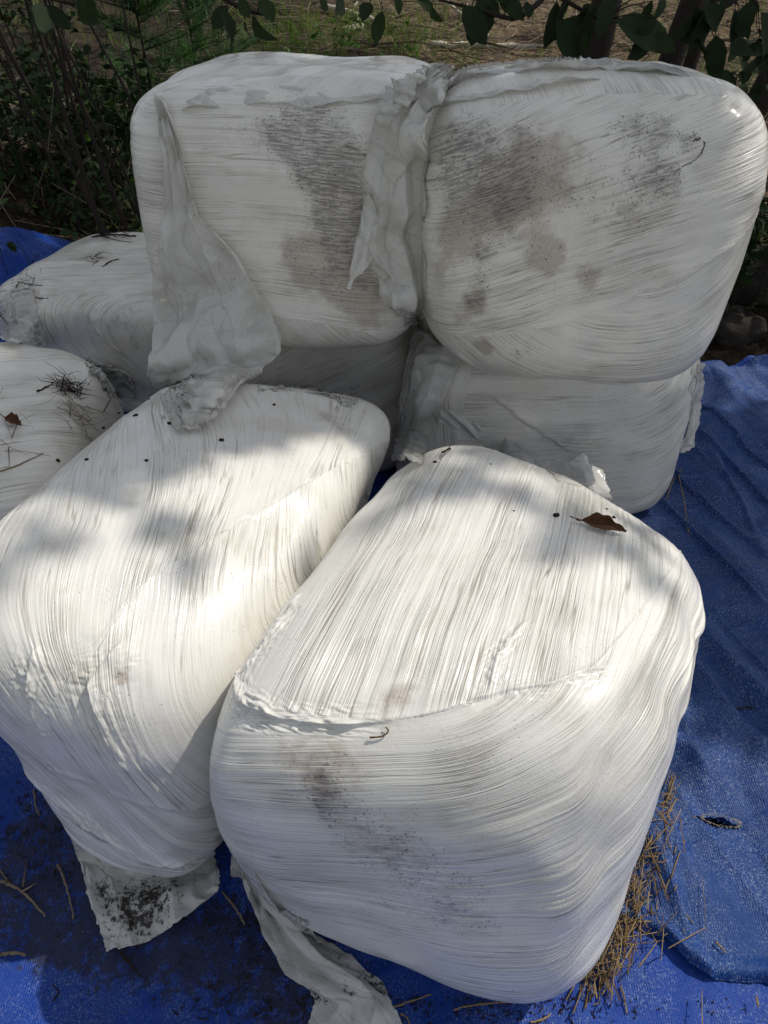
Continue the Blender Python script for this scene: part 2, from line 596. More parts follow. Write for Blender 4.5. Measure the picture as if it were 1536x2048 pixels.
gx = np.concatenate([-30 + 26.5 * np.linspace(0, 1, 30) ** .5, np.linspace(-3.4, 3.4, 150), 30 - 26.5 * np.linspace(1, 0, 30) ** .5])
gy = np.concatenate([np.linspace(-6, 2.5, 24), np.linspace(2.55, 7, 130), np.linspace(7.1, 60, 90)])
GX, GY = np.meshgrid(gx, gy)
gz = ground_h(GX.ravel(), GY.ravel())
ground = mesh_np('ground', np.stack([GX.ravel(), GY.ravel(), gz], 1), grid_faces(len(gy), len(gx)), M['soil'],
                 attrs=dict(litter=smooth(-1.4, .4, GX.ravel()) * smooth(3.9, 5.2, GY.ravel())))
tag(ground, kind='structure')

# ------------------------------------------------------------------ the tarpaulin
def tarp_h(x, y):
    w = x + .10 * (fbm(x * 2, y * 2, 0 * x, 31, 2) - .5)
    z = .010 * fbm(x * 5, y * 5, 0 * x, 32, 3)
    r = np.abs(noise3(w * 7, y * 1.6, 0 * x, 33) - .5) * 2
    z = z + .016 * (1 - smooth(0, .35, r)) * smooth(.35, .7, noise3(x * 2, y * 2, 0 * x, 36))
    c1, c2 = x * .94 + y * .34, y * .94 - x * .34
    for q, (f, a) in enumerate(((5.0, .020), (11.0, .009), (23., .0035))):
        z = z + a * np.abs(noise3(c1 * f + .6 * q, c2 * f * .55, 0 * x, 37 + q, True) - .5) * 2 * (.4 + .9 * smooth(.35, .65, noise3(x * 2.4 + q, y * 2.4, 0 * x, 39)))
    for f, ph, ax in ((2.3, .31, c1), (2.1, .55, c2)):
        g = np.abs((ax * f + ph) % 1 - .5) / f
        z = z + .005 * np.exp(-g / .006)
    r2 = np.abs(noise3(x * 2.2, y * 8 + x * 2, 0 * x, 34) - .5) * 2
    z = z + .045 * (1 - smooth(0, .45, r2)) * smooth(1.7, 2.4, y) * smooth(.9, 1.15, x)
    z = z + .09 * np.exp(-((y - 2.62 - .08 * np.sin(x * 5)) / .10) ** 2) * smooth(1.0, 1.25, x)      # ridge along its far edge
    # bunched-up corner behind the pile at the left
    hl = np.exp(-(((x + 1.55) / .42) ** 2 + ((y - 3.22) / .30) ** 2))
    z = z + .40 * hl + .12 * hl * (fbm(x * 6, y * 5, 0 * x, 35, 2) - .5)
    z = z + .20 * np.exp(-(((x + 2.0) / .5) ** 2 + ((y - 2.9) / .35) ** 2))
    return z


HOLE = at_z(1438, 1648, .02)


def in_hole(x, y, g=1.0):
    a = np.arctan2((y - HOLE.y), (x - HOLE.x) * .5)
    r = np.hypot((x - HOLE.x) / .040, (y - HOLE.y + .2 * (x - HOLE.x)) / .012)
    return r < g * (.8 + .5 * noise3(a * 3, 0 * a, 0 * a, 5))


tx, ty = np.linspace(-2.6, 2.4, 420), np.linspace(-.35, 3.62, 360)
TX, TY = np.meshgrid(tx, ty)
x, y = TX.ravel().copy(), TY.ravel().copy()
# ragged far edge: the right half stops short of the left corner
t = (y + .35) / 3.97
far = 2.72 + .05 * np.sin(x * 7) + .03 * np.sin(x * 17) + (3.5 - 2.72) * (1 - smooth(-.9, -.2, x))
y = -.35 + t * (far + .35)
zt = tarp_h(x, y)
soil = smooth(.35, 1.0, np.exp(-(((x + .42) / .34) ** 2 + ((y - .55) / .17) ** 2)) + np.exp(-(((x + .12) / .2) ** 2 + ((y - .30) / .2) ** 2)) * .9
              + np.exp(-(((x + .75) / .22) ** 2 + ((y - .75) / .25) ** 2)))
fc = grid_faces(len(ty), len(tx))
cx, cy = x[fc].mean(1), y[fc].mean(1)
fc = fc[~in_hole(cx, cy, 1.15)]
tarp = mesh_np('tarpaulin', np.stack([x, y, zt], 1), fc, M['tarp'], origin=(0, 0, 0), attrs=dict(soil=soil))
tag(tarp, 'crumpled blue woven tarpaulin spread on the ground under the white bales', 'tarpaulin')
# its turned-over worn flap on the right, with a frayed front edge
fe = [at_z(a, b, .03) for a, b in ((1120, 1800), (1230, 1835), (1330, 1872), (1380, 1925), (1425, 1955), (1536, 1962), (1700, 1990), (1900, 2010))]
fex, fey = np.array([p.x for p in fe]), np.array([p.y for p in fe])
wx, wt = np.linspace(.38, 2.35, 560), np.linspace(0, 1, 560)
WX, WT = np.meshgrid(wx, wt)
x, tt = WX.ravel(), WT.ravel()
front = np.interp(x, fex, fey) + .008 * (fbm(x * 60, 0 * x, 0 * x, 41, 2) - .5)
back = 2.70 + .05 * np.sin(x * 7) + .03 * np.sin(x * 17)
y = front + (back - front) * tt
z = tarp_h(x, y) + .016 + .012 * np.exp(-((y - front - .02) / .018) ** 2) - .014 * np.exp(-((y - front) / .006) ** 2)
z = z + .035 * smooth(.06, .0, np.abs(x - 1.02 - .12 * np.sin(y * 3.0))) * smooth(.75, 1.0, y) * smooth(1.5, 1.1, y)
z = z + .016 * (1 - smooth(0, .3, np.abs(noise3(x * 9 + y * 3, y * 2.5, 0 * x, 43) - .5) * 2))
soil = smooth(.3, 1, np.exp(-((x - np.interp(y, [.3, .6, 1., 1.3], [.52, .66, .80, .88])) / .08) ** 2) * .42) * smooth(1.5, 1.2, y)
fc = grid_faces(len(wt), len(wx))
fc = fc[~in_hole(x[fc].mean(1), y[fc].mean(1), 1.0)]
flap = mesh_np('folded_flap', np.stack([x, y, z], 1), fc, M['tarp_worn'], parent=tarp, attrs=dict(soil=soil))
tag(flap, 'faded, worn flap of the tarpaulin with a frayed edge and a torn hole')
mb = MB()
for i in range(260):
    a = rng.random() * 6.28
    p = np.array([HOLE.x + .040 * math.cos(a), HOLE.y - .2 * .04 * math.cos(a) + .012 * math.sin(a), .036])
    q = p + np.array([math.cos(a) * .014 * (rng.random() - .35), math.sin(a) * .008 * (rng.random() - .35), .003 * rng.random()])
    mb.tube([p, (p + q) / 2 + (rng.random(3) - .5) * .003, q], .0004, .0002, 3)
mb.build('frayed_threads', M['palewood'], tarp)

# ------------------------------------------------------------------ the bales
SG = np.array([[sx, sy, sz] for sx in (-1, 1) for sy in (-1, 1) for sz in (-1, 1)], float)


def cube_lattice(n):
    """points of a cube's surface grid (welded) and its quads"""
    idx = {}
    g = np.arange(n + 1)
    keys, quads = [], []
    base = 0
    for ax in range(3):
        for s in (0, n):
            a, b = np.meshgrid(g, g)
            q = np.zeros(((n + 1) ** 2, 3), int)
            q[:, ax] = s
            q[:, (ax + 1) % 3] = a.ravel()
            q[:, (ax + 2) % 3] = b.ravel()
            f = grid_faces(n + 1, n + 1) + base
            if s == 0:
                f = f[:, ::-1]
            keys.append(q)
            quads.append(f)
            base += (n + 1) ** 2
    K = np.concatenate(keys)
    code = K[:, 0] * (n + 1) ** 2 + K[:, 1] * (n + 1) + K[:, 2]
    u, first, inv = np.unique(code, return_index=True, return_inverse=True)
    return K[first] / n * 2 - 1, inv[np.concatenate(quads)]


def rounded(c, k):
    return c / ((np.abs(c) ** k).sum(1) ** (1 / k))[:, None]


def vnormals(V, Fq):
    n = np.cross(V[Fq[:, 2]] - V[Fq[:, 0]], V[Fq[:, 3]] - V[Fq[:, 1]])
    N = np.zeros_like(V)
    for j in range(4):
        np.add.at(N, Fq[:, j], n)
    return N / (np.linalg.norm(N, axis=1)[:, None] + 1e-12)


FIT = {
    'A': dict(cen=[-0.2142, 2.2097, 0.9617], yaw=-0.1026, hd=[0.3808, 0.4316, 0.3216], k=6, pleat=.65,
              off=[-0.026, -0.009, 0.007, 0.006, -0.002, 0.021, -0.004, -0.002, -0.008, 0.014, -0.003, -0.037, -0.06, -0.029, 0.007, 0.061, 0.05, 0.053, 0.027, 0.005, 0.008, -0.018, -0.009, -0.051]),
    'B': dict(cen=[0.4856, 1.9946, 0.972], yaw=-0.0936, hd=[0.4015, 0.411, 0.3431], k=4, pleat=.65,
              off=[0.063, -0.001, 0.012, -0.027, 0.039, 0.007, -0.06, -0.001, -0.0, 0.034, 0.0, -0.031, -0.015, -0.04, -0.01, 0.004, 0.019, 0.081, 0.012, -0.008, 0.006, -0.01, -0.012, -0.067]),
    'C': dict(cen=[-1.0375, 2.7967, 0.2556], yaw=-0.3351, hd=[0.4426, 0.3565, 0.264], k=6,
              off=[0.002, 0.001, 0.007, 0.039, 0.02, -0.031, 0.003, -0.0, 0.007, 0.036, 0.007, -0.051, -0.017, -0.009, 0.009, -0.023, 0.001, 0.018, -0.003, -0.001, 0.008, -0.036, -0.008, 0.03]),
    'D': dict(cen=[-1.1404, 1.633, 0.3138], yaw=-0.0223, hd=[0.3552, 0.4091, 0.3128], k=6,
              off=[0.0, 0.0, 0.0, 0.002, 0.002, 0.002, 0.001, 0.001, 0.002, -0.001, 0.021, 0.037, 0.002, 0.001, 0.0, 0.027, 0.017, 0.002, 0.015, 0.003, -0.004, -0.048, -0.046, -0.04]),
    'E': dict(cen=[-0.4314, 1.1712, 0.3907], yaw=-0.2374, hd=[0.2661, 0.5208, 0.3603], k=4.5, pleat=1.15, calm=.1,
              off=[0.092, -0.017, -0.073, -0.054, 0.053, 0.088, 0.006, 0.01, 0.006, 0.003, -0.042, -0.002, -0.035, -0.048, -0.014, 0.001, -0.016, -0.024, -0.102, 0.017, 0.068, 0.194, 0.048, -0.045]),
    'F': dict(cen=[0.1939, 0.8885, 0.4027], yaw=-0.4070, hd=[0.3675, 0.4678, 0.392], k=4, dent=[((.55, .95, .95), -.035, .35)], pleat=1.15, calm=.5,
              off=[-0.04, -0.004, -0.001, -0.027, -0.115, -0.017, 0.003, 0.008, -0.002, 0.061, 0.033, 0.015, 0.045, -0.04, -0.007, -0.041, 0.147, 0.132, -0.031, 0.017, -0.019, 0.031, -0.053, -0.096]),
    'G': dict(cen=[0.5125, 2.1738, 0.3256], yaw=-0.0552, hd=[0.4439, 0.4205, 0.325], k=6, pleat=.7,
              off=[-0.009, 0.002, 0.002, -0.009, 0.006, 0.005, -0.08, -0.003, -0.003, 0.085, -0.013, -0.026, 0.018, 0.036, 0.005, -0.008, 0.051, 0.017, 0.001, -0.001, -0.001, 0.0, 0.001, 0.001]),
    'H': dict(cen=[-0.2676, 2.4809, 0.3115], yaw=-0.0120, hd=[0.3653, 0.4441, 0.3106], k=8,
              off=[-0.013, 0.003, 0.012, 0.01, 0.002, 0.008, -0.001, 0.0, -0.001, 0.0, 0.0, 0.0, -0.011, 0.002, 0.002, 0.014, -0.001, -0.017, -0.001, 0.0, -0.004, 0.001, -0.0, -0.001]),
}


def bale_base(key, c):
    fit = FIT[key]
    cen, yaw, hd, off, k = np.array(fit['cen']), fit['yaw'], np.array(fit['hd']), np.array(fit['off']).reshape(8, 3), fit['k']
    r = rounded(c, k)
    Cn = SG * hd + off
    w = np.ones((len(c), 8))
    for j in range(8):
        for a in range(3):
            w[:, j] *= (1 + SG[j, a] * r[:, a]) / 2
    R = np.array([[math.cos(yaw), -math.sin(yaw), 0], [math.sin(yaw), math.cos(yaw), 0], [0, 0, 1]])
    P = (w @ Cn) @ R.T + cen
    for (u, amp, rad) in fit.get('dent', ()):
        d2 = ((r - np.array(u)) ** 2).sum(1)
        nrm = (r / np.linalg.norm(r, axis=1)[:, None]) @ R.T
        P = P + nrm * (amp * np.exp(-d2 / rad ** 2))[:, None]
    return P, r * hd


def bale_lumps(m, sd):
    q = m + sd * 3.7
    return .022 * (fbm(q[:, 0] * 4, q[:, 1] * 4, q[:, 2] * 4, sd, 2) - .5) + .008 * (noise3(q[:, 0] * 13, q[:, 1] * 13, q[:, 2] * 13, sd + 9) - .5)


relu = lambda a: np.maximum(a, 0)
srelu = lambda a, w=.05: .5 * (a + np.sqrt(a * a + w * w))


def lay_F(c, m, hd):
    x, y, z = m.T
    w = smooth(.7, 1., c[:, 0])
    s = (z - hd[2]) + (y + hd[1]) * (1 - w)
    pa = x + .16 * y
    edge = .05 + 1.2 * (x + .1) ** 2 + .03 * (noise3(x * 9, 0 * x, 0 * x, 3) - .5)
    pb = np.sqrt(relu(x - .02) ** 2 + relu(-s + .15 + .06 * x) ** 2) + .04 * x
    mb = edge + 1.3 * smooth(.20, .42, x) - ((z - hd[2]) + (y + hd[1]))
    return pa, pb, pb, mb, mb * 0 - 1


def lay_E(c, m, hd):
    x, y, z = m.T
    s = (z - hd[2]) + (y + hd[1])
    f = srelu(-s, .16)
    pa = x + .18 * relu(s) + .25 * relu(s - .3) * smooth(.15, -.2, x) - .95 * f
    pb = x * .9 + .30 * s
    pc = z + .30 * x
    mb = np.minimum(x - (.07 + .30 * relu(s - .2) - .35 * relu(.06 - s)), s + .30)
    mc = -(s + .46 + .25 * x)
    return pa, pb, pc, mb, mc


def lay_A(c, m, hd):
    x, y, z = m.T
    s = (z - hd[2]) + (y + hd[1])
    pa = z + .07 * x + .10 * x * x
    pb = z * .75 + .66 * x
    pc = y * .45 - x * .9 + .3 * x * x
    return pa, pb, pc, -(s + .50 + .12 * x), s - .05 + .05 * np.sin(x * 9)


def lay_B(c, m, hd):
    x, y, z = m.T
    s = (z - hd[2]) + (y + hd[1])
    pa = z - .31 * x + .12 * x * x
    pb = np.hypot(x - .09, z - .24)
    pc = x + .2 * y
    return pa, pb, pc, (-.10 + .37 * x + .3 * x * x) - z, s - .075 - .05 * x


def lay_G(c, m, hd):
    x, y, z = m.T
    s = (z - hd[2]) + (y + hd[1]) * (1 - smooth(.7, 1., c[:, 0]))
    pa = np.sqrt(relu(x - .12) ** 2 + relu(-s + .05) ** 2) - .02 * x
    pb = x + .15 * z
    return pa, pb, pb, -x - .27 + .1 * z, 0 * x - 1


def lay_H(c, m, hd):
    x, y, z = m.T
    return z - .55 * x, z - .55 * x, z, 0 * x - 1, 0 * x - 1


def lay_C(c, m, hd):
    x, y, z = m.T
    s = (z - hd[2]) + (y + hd[1])
    pa = s - .25 * x
    pb = np.hypot((x - .46) * .75, (s + .10) * 1.1)
    return pa, pb, pb, -s + .03 + .05 * np.sin(x * 6), 0 * x - 1


def lay_D(c, m, hd):
    x, y, z = m.T
    s = (z - hd[2]) + (y + hd[1])
    return s - .42 * x, x, x, 0 * x - 1, 0 * x - 1


LAY = dict(A=lay_A, B=lay_B, C=lay_C, D=lay_D, E=lay_E, F=lay_F, G=lay_G, H=lay_H)

# coarse shells of everything the loose film and the litter lie on
ray_v, ray_f, rn = [], [], 0
cc, cf = cube_lattice(36)
for i, key in enumerate(FIT):
    P, m = bale_base(key, cc)
    P = P + vnormals(P, cf) * bale_lumps(m, i + 1)[:, None]
    ray_v.append(P)
    ray_f.append(cf + rn)
    rn += len(P)
a, b = np.meshgrid(np.linspace(-2.6, 2.6, 160), np.linspace(-.4, 4.2, 150))
ray_v.append(np.stack([a.ravel(), b.ravel(), tarp_h(a.ravel(), b.ravel()) + np.where(a.ravel() > .5, .02, 0.)], 1))
ray_f.append(grid_faces(150, 160) + rn)
BV = BVHTree.FromPolygons(np.concatenate(ray_v).tolist(), np.concatenate(ray_f).tolist())
EYE = Vector((0, 0, CAM_H))


def hit(px, py):
    d = ray(px, py)
    loc, nor, _, dist = BV.ray_cast(EYE, d)
    if loc is None:
        return at_y(px, py, 4.0), Vector((0, 0, 1)), 5.
    if nor.dot(d) > 0:
        nor = -nor
    return loc, nor, dist


# stains: (pixel of the photograph where the mark lies, radius m, strength)
STAIN_SHADE1 = dict(
    A=[(560, 275, .05, .9), (590, 290, .05, .9), (620, 330, .06, .8), (655, 375, .07, .85), (690, 350, .07, .7), (700, 420, .08, .85), (650, 440, .06, .9),
       (690, 500, .08, .8), (730, 560, .06, .95), (660, 560, .06, .6), (600, 260, .09, .5), (480, 260, .1, .3), (640, 250, .1, .5), (700, 300, .08, .5)],
    B=[(880, 300, .09, .42), (930, 270, .08, .40), (930, 340, .09, .46), (1010, 330, .12, .42), (960, 380, .09, .46), (965, 505, .035, 1.1), (960, 560, .04, .7), (950, 605, .04, .8), (1050, 320, .09, .5),
       (1260, 250, .05, .6), (1320, 262, .05, .65), (1380, 280, .03, .8), (1300, 330, .07, .5), (1330, 360, .05, .5), (900, 420, .07, .4), (1040, 430, .09, .4), (1180, 400, .10, .35), (1040, 710, .04, .55), (1290, 420, .12, .3), (1000, 440, .06, .4)],
    F=[(650, 1560, .03, .7), (655, 1600, .03, .65), (700, 1650, .06, .32), (620, 1590, .06, .3), (760, 1690, .12, .28), (860, 1720, .14, .26), (820, 1800, .14, .24), (950, 1830, .12, .26), (640, 1500, .05, .3)],  # grey smears; the broad faint ones also paint shade on the lower front
    E=[(240, 1330, .03, .3)], G=[(1130, 875, .05, .35)], C=[(250, 640, .08, .5), (270, 690, .06, .4)], D=[], H=[(700, 780, .1, .3)])
STAIN2 = dict(
    A=[(640, 540, .12, .8), (600, 510, .08, .6), (700, 560, .08, .8), (740, 600, .1, .5), (700, 400, .14, .5), (600, 680, .1, .45), (740, 650, .1, .4)],
    B=[(1095, 512, .07, .9), (1180, 560, .05, .7), (900, 480, .08, .6), (930, 450, .07, .7), (950, 600, .06, .7), (970, 695, .04, .95), (1080, 340, .13, .8), (1000, 400, .12, .7), (1290, 430, .12, .45), (880, 540, .06, .5), (1090, 725, .05, .4), (1180, 750, .08, .3), (920, 640, .07, .5)],
    F=[(800, 1390, .05, .6), (600, 1530, .08, .5), (950, 1520, .06, .4), (700, 1520, .1, .4), (1000, 1130, .05, .2)],
    E=[(240, 1355, .02, .9), (650, 830, .06, .6), (690, 860, .05, .5), (500, 790, .06, .4), (110, 1160, .03, .3)], G=[(1130, 880, .06, .5), (870, 760, .06, .4)], C=[(70, 600, .08, .6)], D=[(60, 740, .08, .4)], H=[])

BALES = dict(
    F=('front white bale with a curled brown leaf on top, nearest the camera at right', 320, (.0, .9)),
    E=('front left white bale lying half in sunlight with a loose skirt on the tarp', 290, (.0, .9)),
    A=('upper left white bale with a dark vertical stain and long torn flap hanging down', 200, (.0, .9)),
    B=('upper right white bale with mottled brown mould stains and rounded corners', 210, (.0, .9)),
    G=('lower white bale squeezed beneath the upper right bale, beside blue tarp', 150, (.0, .9)),
    H=('shaded white bale almost hidden beneath the upper left bale, between its neighbours', 70, (.0, .9)),
    C=('white bale with swirling pleats and twigs, by bunched tarp at left', 110, (.0, .9)),
    D=('low white bale at left edge strewn with pine needles and brown leaf', 110, (.0, .9)))
GROUP = 'white plastic wrapped hay bales in the pile'
# (x across, s up over the front edge) courses of the film's free edges: height, width of the swell behind it, crumple
LIPS = dict(
    F=[([(-.335, .13), (-.27, .075), (-.20, .055), (-.10, .050), (.0, .058)], .011, .020, .008),
       ([(-.285, .30), (-.29, .20), (-.30, .10)], .009, .012, .006),
       ([(.06, .10), (.16, .14), (.26, .22)], .005, .020, .002),
       ([(.10, .30), (.08, .20), (.10, .11)], .006, .012, .006)],
    E=[([(.10, .10), (.075, -.02), (.10, -.13), (.17, -.26)], .008, .030, .003),
       ([(-.02, .02), (-.03, -.10), (.0, -.22)], .006, .020, .003),
       ([(-.20, -.34), (-.05, -.46), (.12, -.50), (.24, -.48)], .010, .030, .004)],
    G=[([(-.20, -.10), (-.05, -.22), (.10, -.33)], .006, .03, .002)],
    C=[([(.10, -.05), (.14, -.16), (.24, -.22)], .008, .03, .004)])
bales, bale_shell = {}, {}
for i, key in enumerate(FIT):
    label, n, _ = BALES[key]
    c, fq = cube_lattice(n)
    P, m = bale_base(key, c)
    hd = np.array(FIT[key]['hd'])
    N = vnormals(P, fq)
    P = P + N * bale_lumps(m, i + 1)[:, None]
    pa, pb, pc, mbm, mcm = LAY[key](c, m, hd)
    psi = np.where(mcm > 0, pc, np.where(mbm > 0, pb, pa))
    al = m @ np.array([.7, .5, .9]) + i * 5.1
    al2 = m @ np.array([-.5, .8, .3])
    wv = .018 * (noise3(m[:, 0] * 5, m[:, 1] * 5, m[:, 2] * 5, 60 + i) - .5)
    r1 = np.abs(noise3((psi + wv) * 48, al * 1.6, al2 * 1.6, 70 + i, True) - .5) * 2
    r2 = np.abs(noise3((psi + wv) * 110, al * 2.4, al2 * 2.4, 80 + i, True) - .5) * 2
    r3 = noise3((psi + wv) * 26, al * 1.2, al2 * 1.2, 85 + i)
    sp = smooth(.74, .92, noise3((psi + wv) * 62, al * 1.1, al2 * 1.1, 87 + i))
    spm = smooth(.45, .7, noise3(m[:, 0] * 6 + i, m[:, 1] * 6, m[:, 2] * 6, 91))
    amp = .22 + 1.0 * smooth(.40, .75, noise3(m[:, 0] * 4 + i, m[:, 1] * 4, m[:, 2] * 4, 90))
    amp = amp * (1 - FIT[key].get('calm', .35) * smooth(-.12, -.30, (m[:, 2] - hd[2]) + (m[:, 1] + hd[1])))
    amp = amp * (.35 + .95 * smooth(.38, .62, noise3(psi * 17, al * 1.6, 0 * al + 4, 92)))
    pl = FIT[key].get('pleat', 1.0)
    h = amp * pl * (.0018 * r1 + .0016 * r2 + .0024 * smooth(.62, .85, r3) + .0042 * sp * spm)
    h = h + .0018 * np.exp(-(mbm / .010) ** 2) * (noise3(m[:, 0] * 20, m[:, 1] * 20, m[:, 2] * 20, 95) > .3)
    for (line, height, width, rough) in LIPS.get(key, ()):
        s = (m[:, 2] - hd[2]) + (m[:, 1] + hd[1])
        best, side, tt = np.full(len(m), 9.), np.zeros(len(m)), np.zeros(len(m))
        wob = .012 * (noise3(m[:, 0] * 24, m[:, 1] * 24, m[:, 2] * 24, 97) - .5)
        for q in range(len(line) - 1):
            a0, a1 = np.array(line[q]), np.array(line[q + 1])
            dv = a1 - a0
            L = np.hypot(*dv)
            f = np.clip(((m[:, 0] - a0[0]) * dv[0] + (s - a0[1]) * dv[1]) / L ** 2, 0, 1)
            ex, es = m[:, 0] - a0[0] - f * dv[0], s - a0[1] - f * dv[1]
            d = np.hypot(ex, es)
            up = d < best
            best = np.where(up, d, best)
            side = np.where(up, (dv[0] * es - dv[1] * ex) / L, side)
            tt = np.where(up, (q + f) / (len(line) - 1), tt)
        sd = np.sign(side) * best + wob
        wgt = smooth(0, .15, tt) * smooth(1, .75, tt) * (.55 + .9 * noise3(tt * 9, 0 * tt, 0 * tt, 98))
        near = smooth(width * 2.5, width * .3, best)
        fine = np.abs(noise3(tt * 26 + 8 * sd / width * .3, sd / width * 3.2, 0 * tt, 99, True) - .5) * 2
        prof = np.where(sd > 0, np.exp(-sd / width), np.exp(-(sd / .004) ** 2))
        h = h + height * wgt * prof + rough * near * wgt * (fine - .5)
    P = P + vnormals(P, fq) * h[:, None]
    P[:, 2] = np.maximum(P[:, 2], .012)
    s1, s2 = np.zeros(len(P)), np.zeros(len(P))
    for arr, lst in ((s1, STAIN_SHADE1[key]), (s2, STAIN2[key])):
        for (px, py, rad, st) in lst:
            loc = np.array(hit(px, py)[0])
            d2 = ((P - loc) ** 2).sum(1)
            arr += st * np.exp(-d2 / (rad * .75) ** 2)
    org = np.array([FIT[key]['cen'][0], FIT[key]['cen'][1], P[:, 2].min()])
    o = mesh_np('wrapped_bale', P, fq, M['film'], origin=org,
                attrs=dict(pa=pa + i * .31, pb=pb + i * .57 + .2, pc=pc + .4, mb=mbm, mc=mcm, s1=np.clip(s1, 0, 1.2), s2=np.clip(s2, 0, 1.2), warm_light=np.full(len(P), .15 if key in 'EF' else .7)))
    tag(o, label, 'bale', GROUP)
    bales[key] = o


# ------------------------------------------------------------------ loose film hanging from the bales
def catmull(A, t):
    """A: (n,...) control values, t in 0..n-1"""
    n = len(A)
    i = np.clip(np.floor(t).astype(int), 0, n - 2)
    f = (t - i).reshape((-1,) + (1,) * (A.ndim - 1))
    p0, p1, p2, p3 = A[np.maximum(i - 1, 0)], A[i], A[i + 1], A[np.minimum(i + 2, n - 1)]
    return .5 * (2 * p1 + (p2 - p0) * f + (2 * p0 - 5 * p1 + 4 * p2 - p3) * f * f + (3 * p1 - p0 - 3 * p2 + p3) * f ** 3)


def loose_film(key, net, label=None, name='loose_film', nr=60, nc=40, crinkle=.008, freq=16., folds=0., fold_n=5, lift=.012, seed=1, dirt=None, ragged=.0022, thick=.0006, across=False, fade=False):
    C = np.zeros((len(net), len(net[0]), 3))
    for i, row in enumerate(net):
        for j, p in enumerate(row):
            if len(p) == 2:
                q, nn, _ = hit(*p)
                q = q + nn * lift
            elif len(p) == 3:
                q, nn, _ = hit(p[0], p[1])
                q = q + nn * p[2]
            else:
                q = at_y(p[0], p[1], p[3])
            C[i, j] = q
    u = np.linspace(0, len(net) - 1, nr)
    v = np.linspace(0, len(net[0]) - 1, nc)
    G = catmull(C, u)
    G = catmull(G.transpose(1, 0, 2), v).transpose(1, 0, 2)
    P = G.reshape(-1, 3)
    fq = grid_faces(nr, nc)
    N = vnormals(P, fq)
    view = P - np.array(EYE)
    N = N * np.where((N * view).sum(1) > 0, -1., 1.)[:, None]
    uu, vv = [a.ravel() for a in np.meshgrid(np.linspace(0, 1, nr), np.linspace(0, 1, nc), indexing='ij')]
    su = np.concatenate([np.zeros((1, nc)), np.cumsum(np.linalg.norm(np.diff(G, axis=0), axis=2), 0)]).mean(1).repeat(nc)
    sv = np.concatenate([np.zeros((nr, 1)), np.cumsum(np.linalg.norm(np.diff(G, axis=1), axis=2), 1)], 1).ravel()
    if across:
        su, sv = sv, su
    wob = .035 * (noise3(P[:, 0] * 9, P[:, 1] * 9, P[:, 2] * 9, seed + 50) - .5)
    h, crs = 0, 0
    rg = np.random.default_rng(seed * 13 + 1)
    w1 = .10 * (noise3(P[:, 0] * 6, P[:, 1] * 6, P[:, 2] * 6, seed + 60) - .5)
    for q in range(6):
        f = freq * .42 * 1.33 ** q
        ang = rg.uniform(-1.1, 1.1)
        ph = (sv + wob * 2 + w1) * math.cos(ang) * f + (su + w1) * math.sin(ang) * f + rg.random()
        am = smooth(.30, .62, noise3(P[:, 0] * 9 + q * 4.1, P[:, 1] * 9, P[:, 2] * 9, seed + 70 + q))
        tri = np.abs(ph - np.floor(ph) - .5)
        h = h + am * (tri - .25) / (1.33 ** q) * 2.
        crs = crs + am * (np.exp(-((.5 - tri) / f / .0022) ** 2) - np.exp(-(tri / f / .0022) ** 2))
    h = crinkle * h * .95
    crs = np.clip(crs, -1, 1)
    if folds:
        fx = vv * fold_n + .8 * (noise3(uu * 3, vv * 2, 0 * uu, seed + 3) - .5)
        h = h + folds * (np.abs((fx % 1) - .5) * 2) ** 1.3 * (.5 + noise3(np.floor(fx), uu * 2, 0 * uu, seed + 4))
    if name == 'film_fold':
        a, b = (uu, vv) if nr < nc else (vv, uu)
        ew = smooth(0, .55, a) * smooth(0, .12, b) * smooth(1, .88, b)
        h = h * ew + (lift + .004) * (ew - 1)
    fd = smooth(0, .22, uu) if fade else np.ones(len(uu))
    edge = np.minimum(np.minimum(uu + (9 if fade else 0), 1 - uu) * nr, np.minimum(vv, 1 - vv) * nc)
    h = h * fd
    if name == 'film_fold':
        ragged = .001
    P = P + N * h[:, None]
    # ragged outline
    jit = (np.stack([noise3(P[:, k] * 0 + uu * 40, vv * 40, 0 * uu + k, seed + 20 + k) for k in range(3)], 1) - .5)
    P = P + jit * (ragged * 2 * np.exp(-edge / 1.5))[:, None]
    # keep the sheet in front of what it lies on
    for q in range(len(P) if name != 'film_fold' else 0):
        d = Vector(P[q]) - EYE
        L = d.length
        d = d / L
        loc, nor, _, dist = BV.ray_cast(EYE, d)
        if loc is not None and dist < L + .004:
            P[q] = np.array(EYE + d * (dist - (.004 + max(h[q], 0) * .7 if fd[q] > .99 else .010 * fd[q] - .006)))
    dv = np.zeros(len(P))
    for (px, py, rad, st) in (dirt or ()):
        loc = np.array(hit(px, py)[0])
        dv += st * np.exp(-((P - loc) ** 2).sum(1) / rad ** 2)
    par = bales[key]
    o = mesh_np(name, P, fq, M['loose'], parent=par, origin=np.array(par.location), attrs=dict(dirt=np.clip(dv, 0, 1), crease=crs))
    sm = o.modifiers.new('thickness', 'SOLIDIFY')
    sm.thickness = thick
    sm.offset = 1
    if label:
        o['label'] = label
    return o


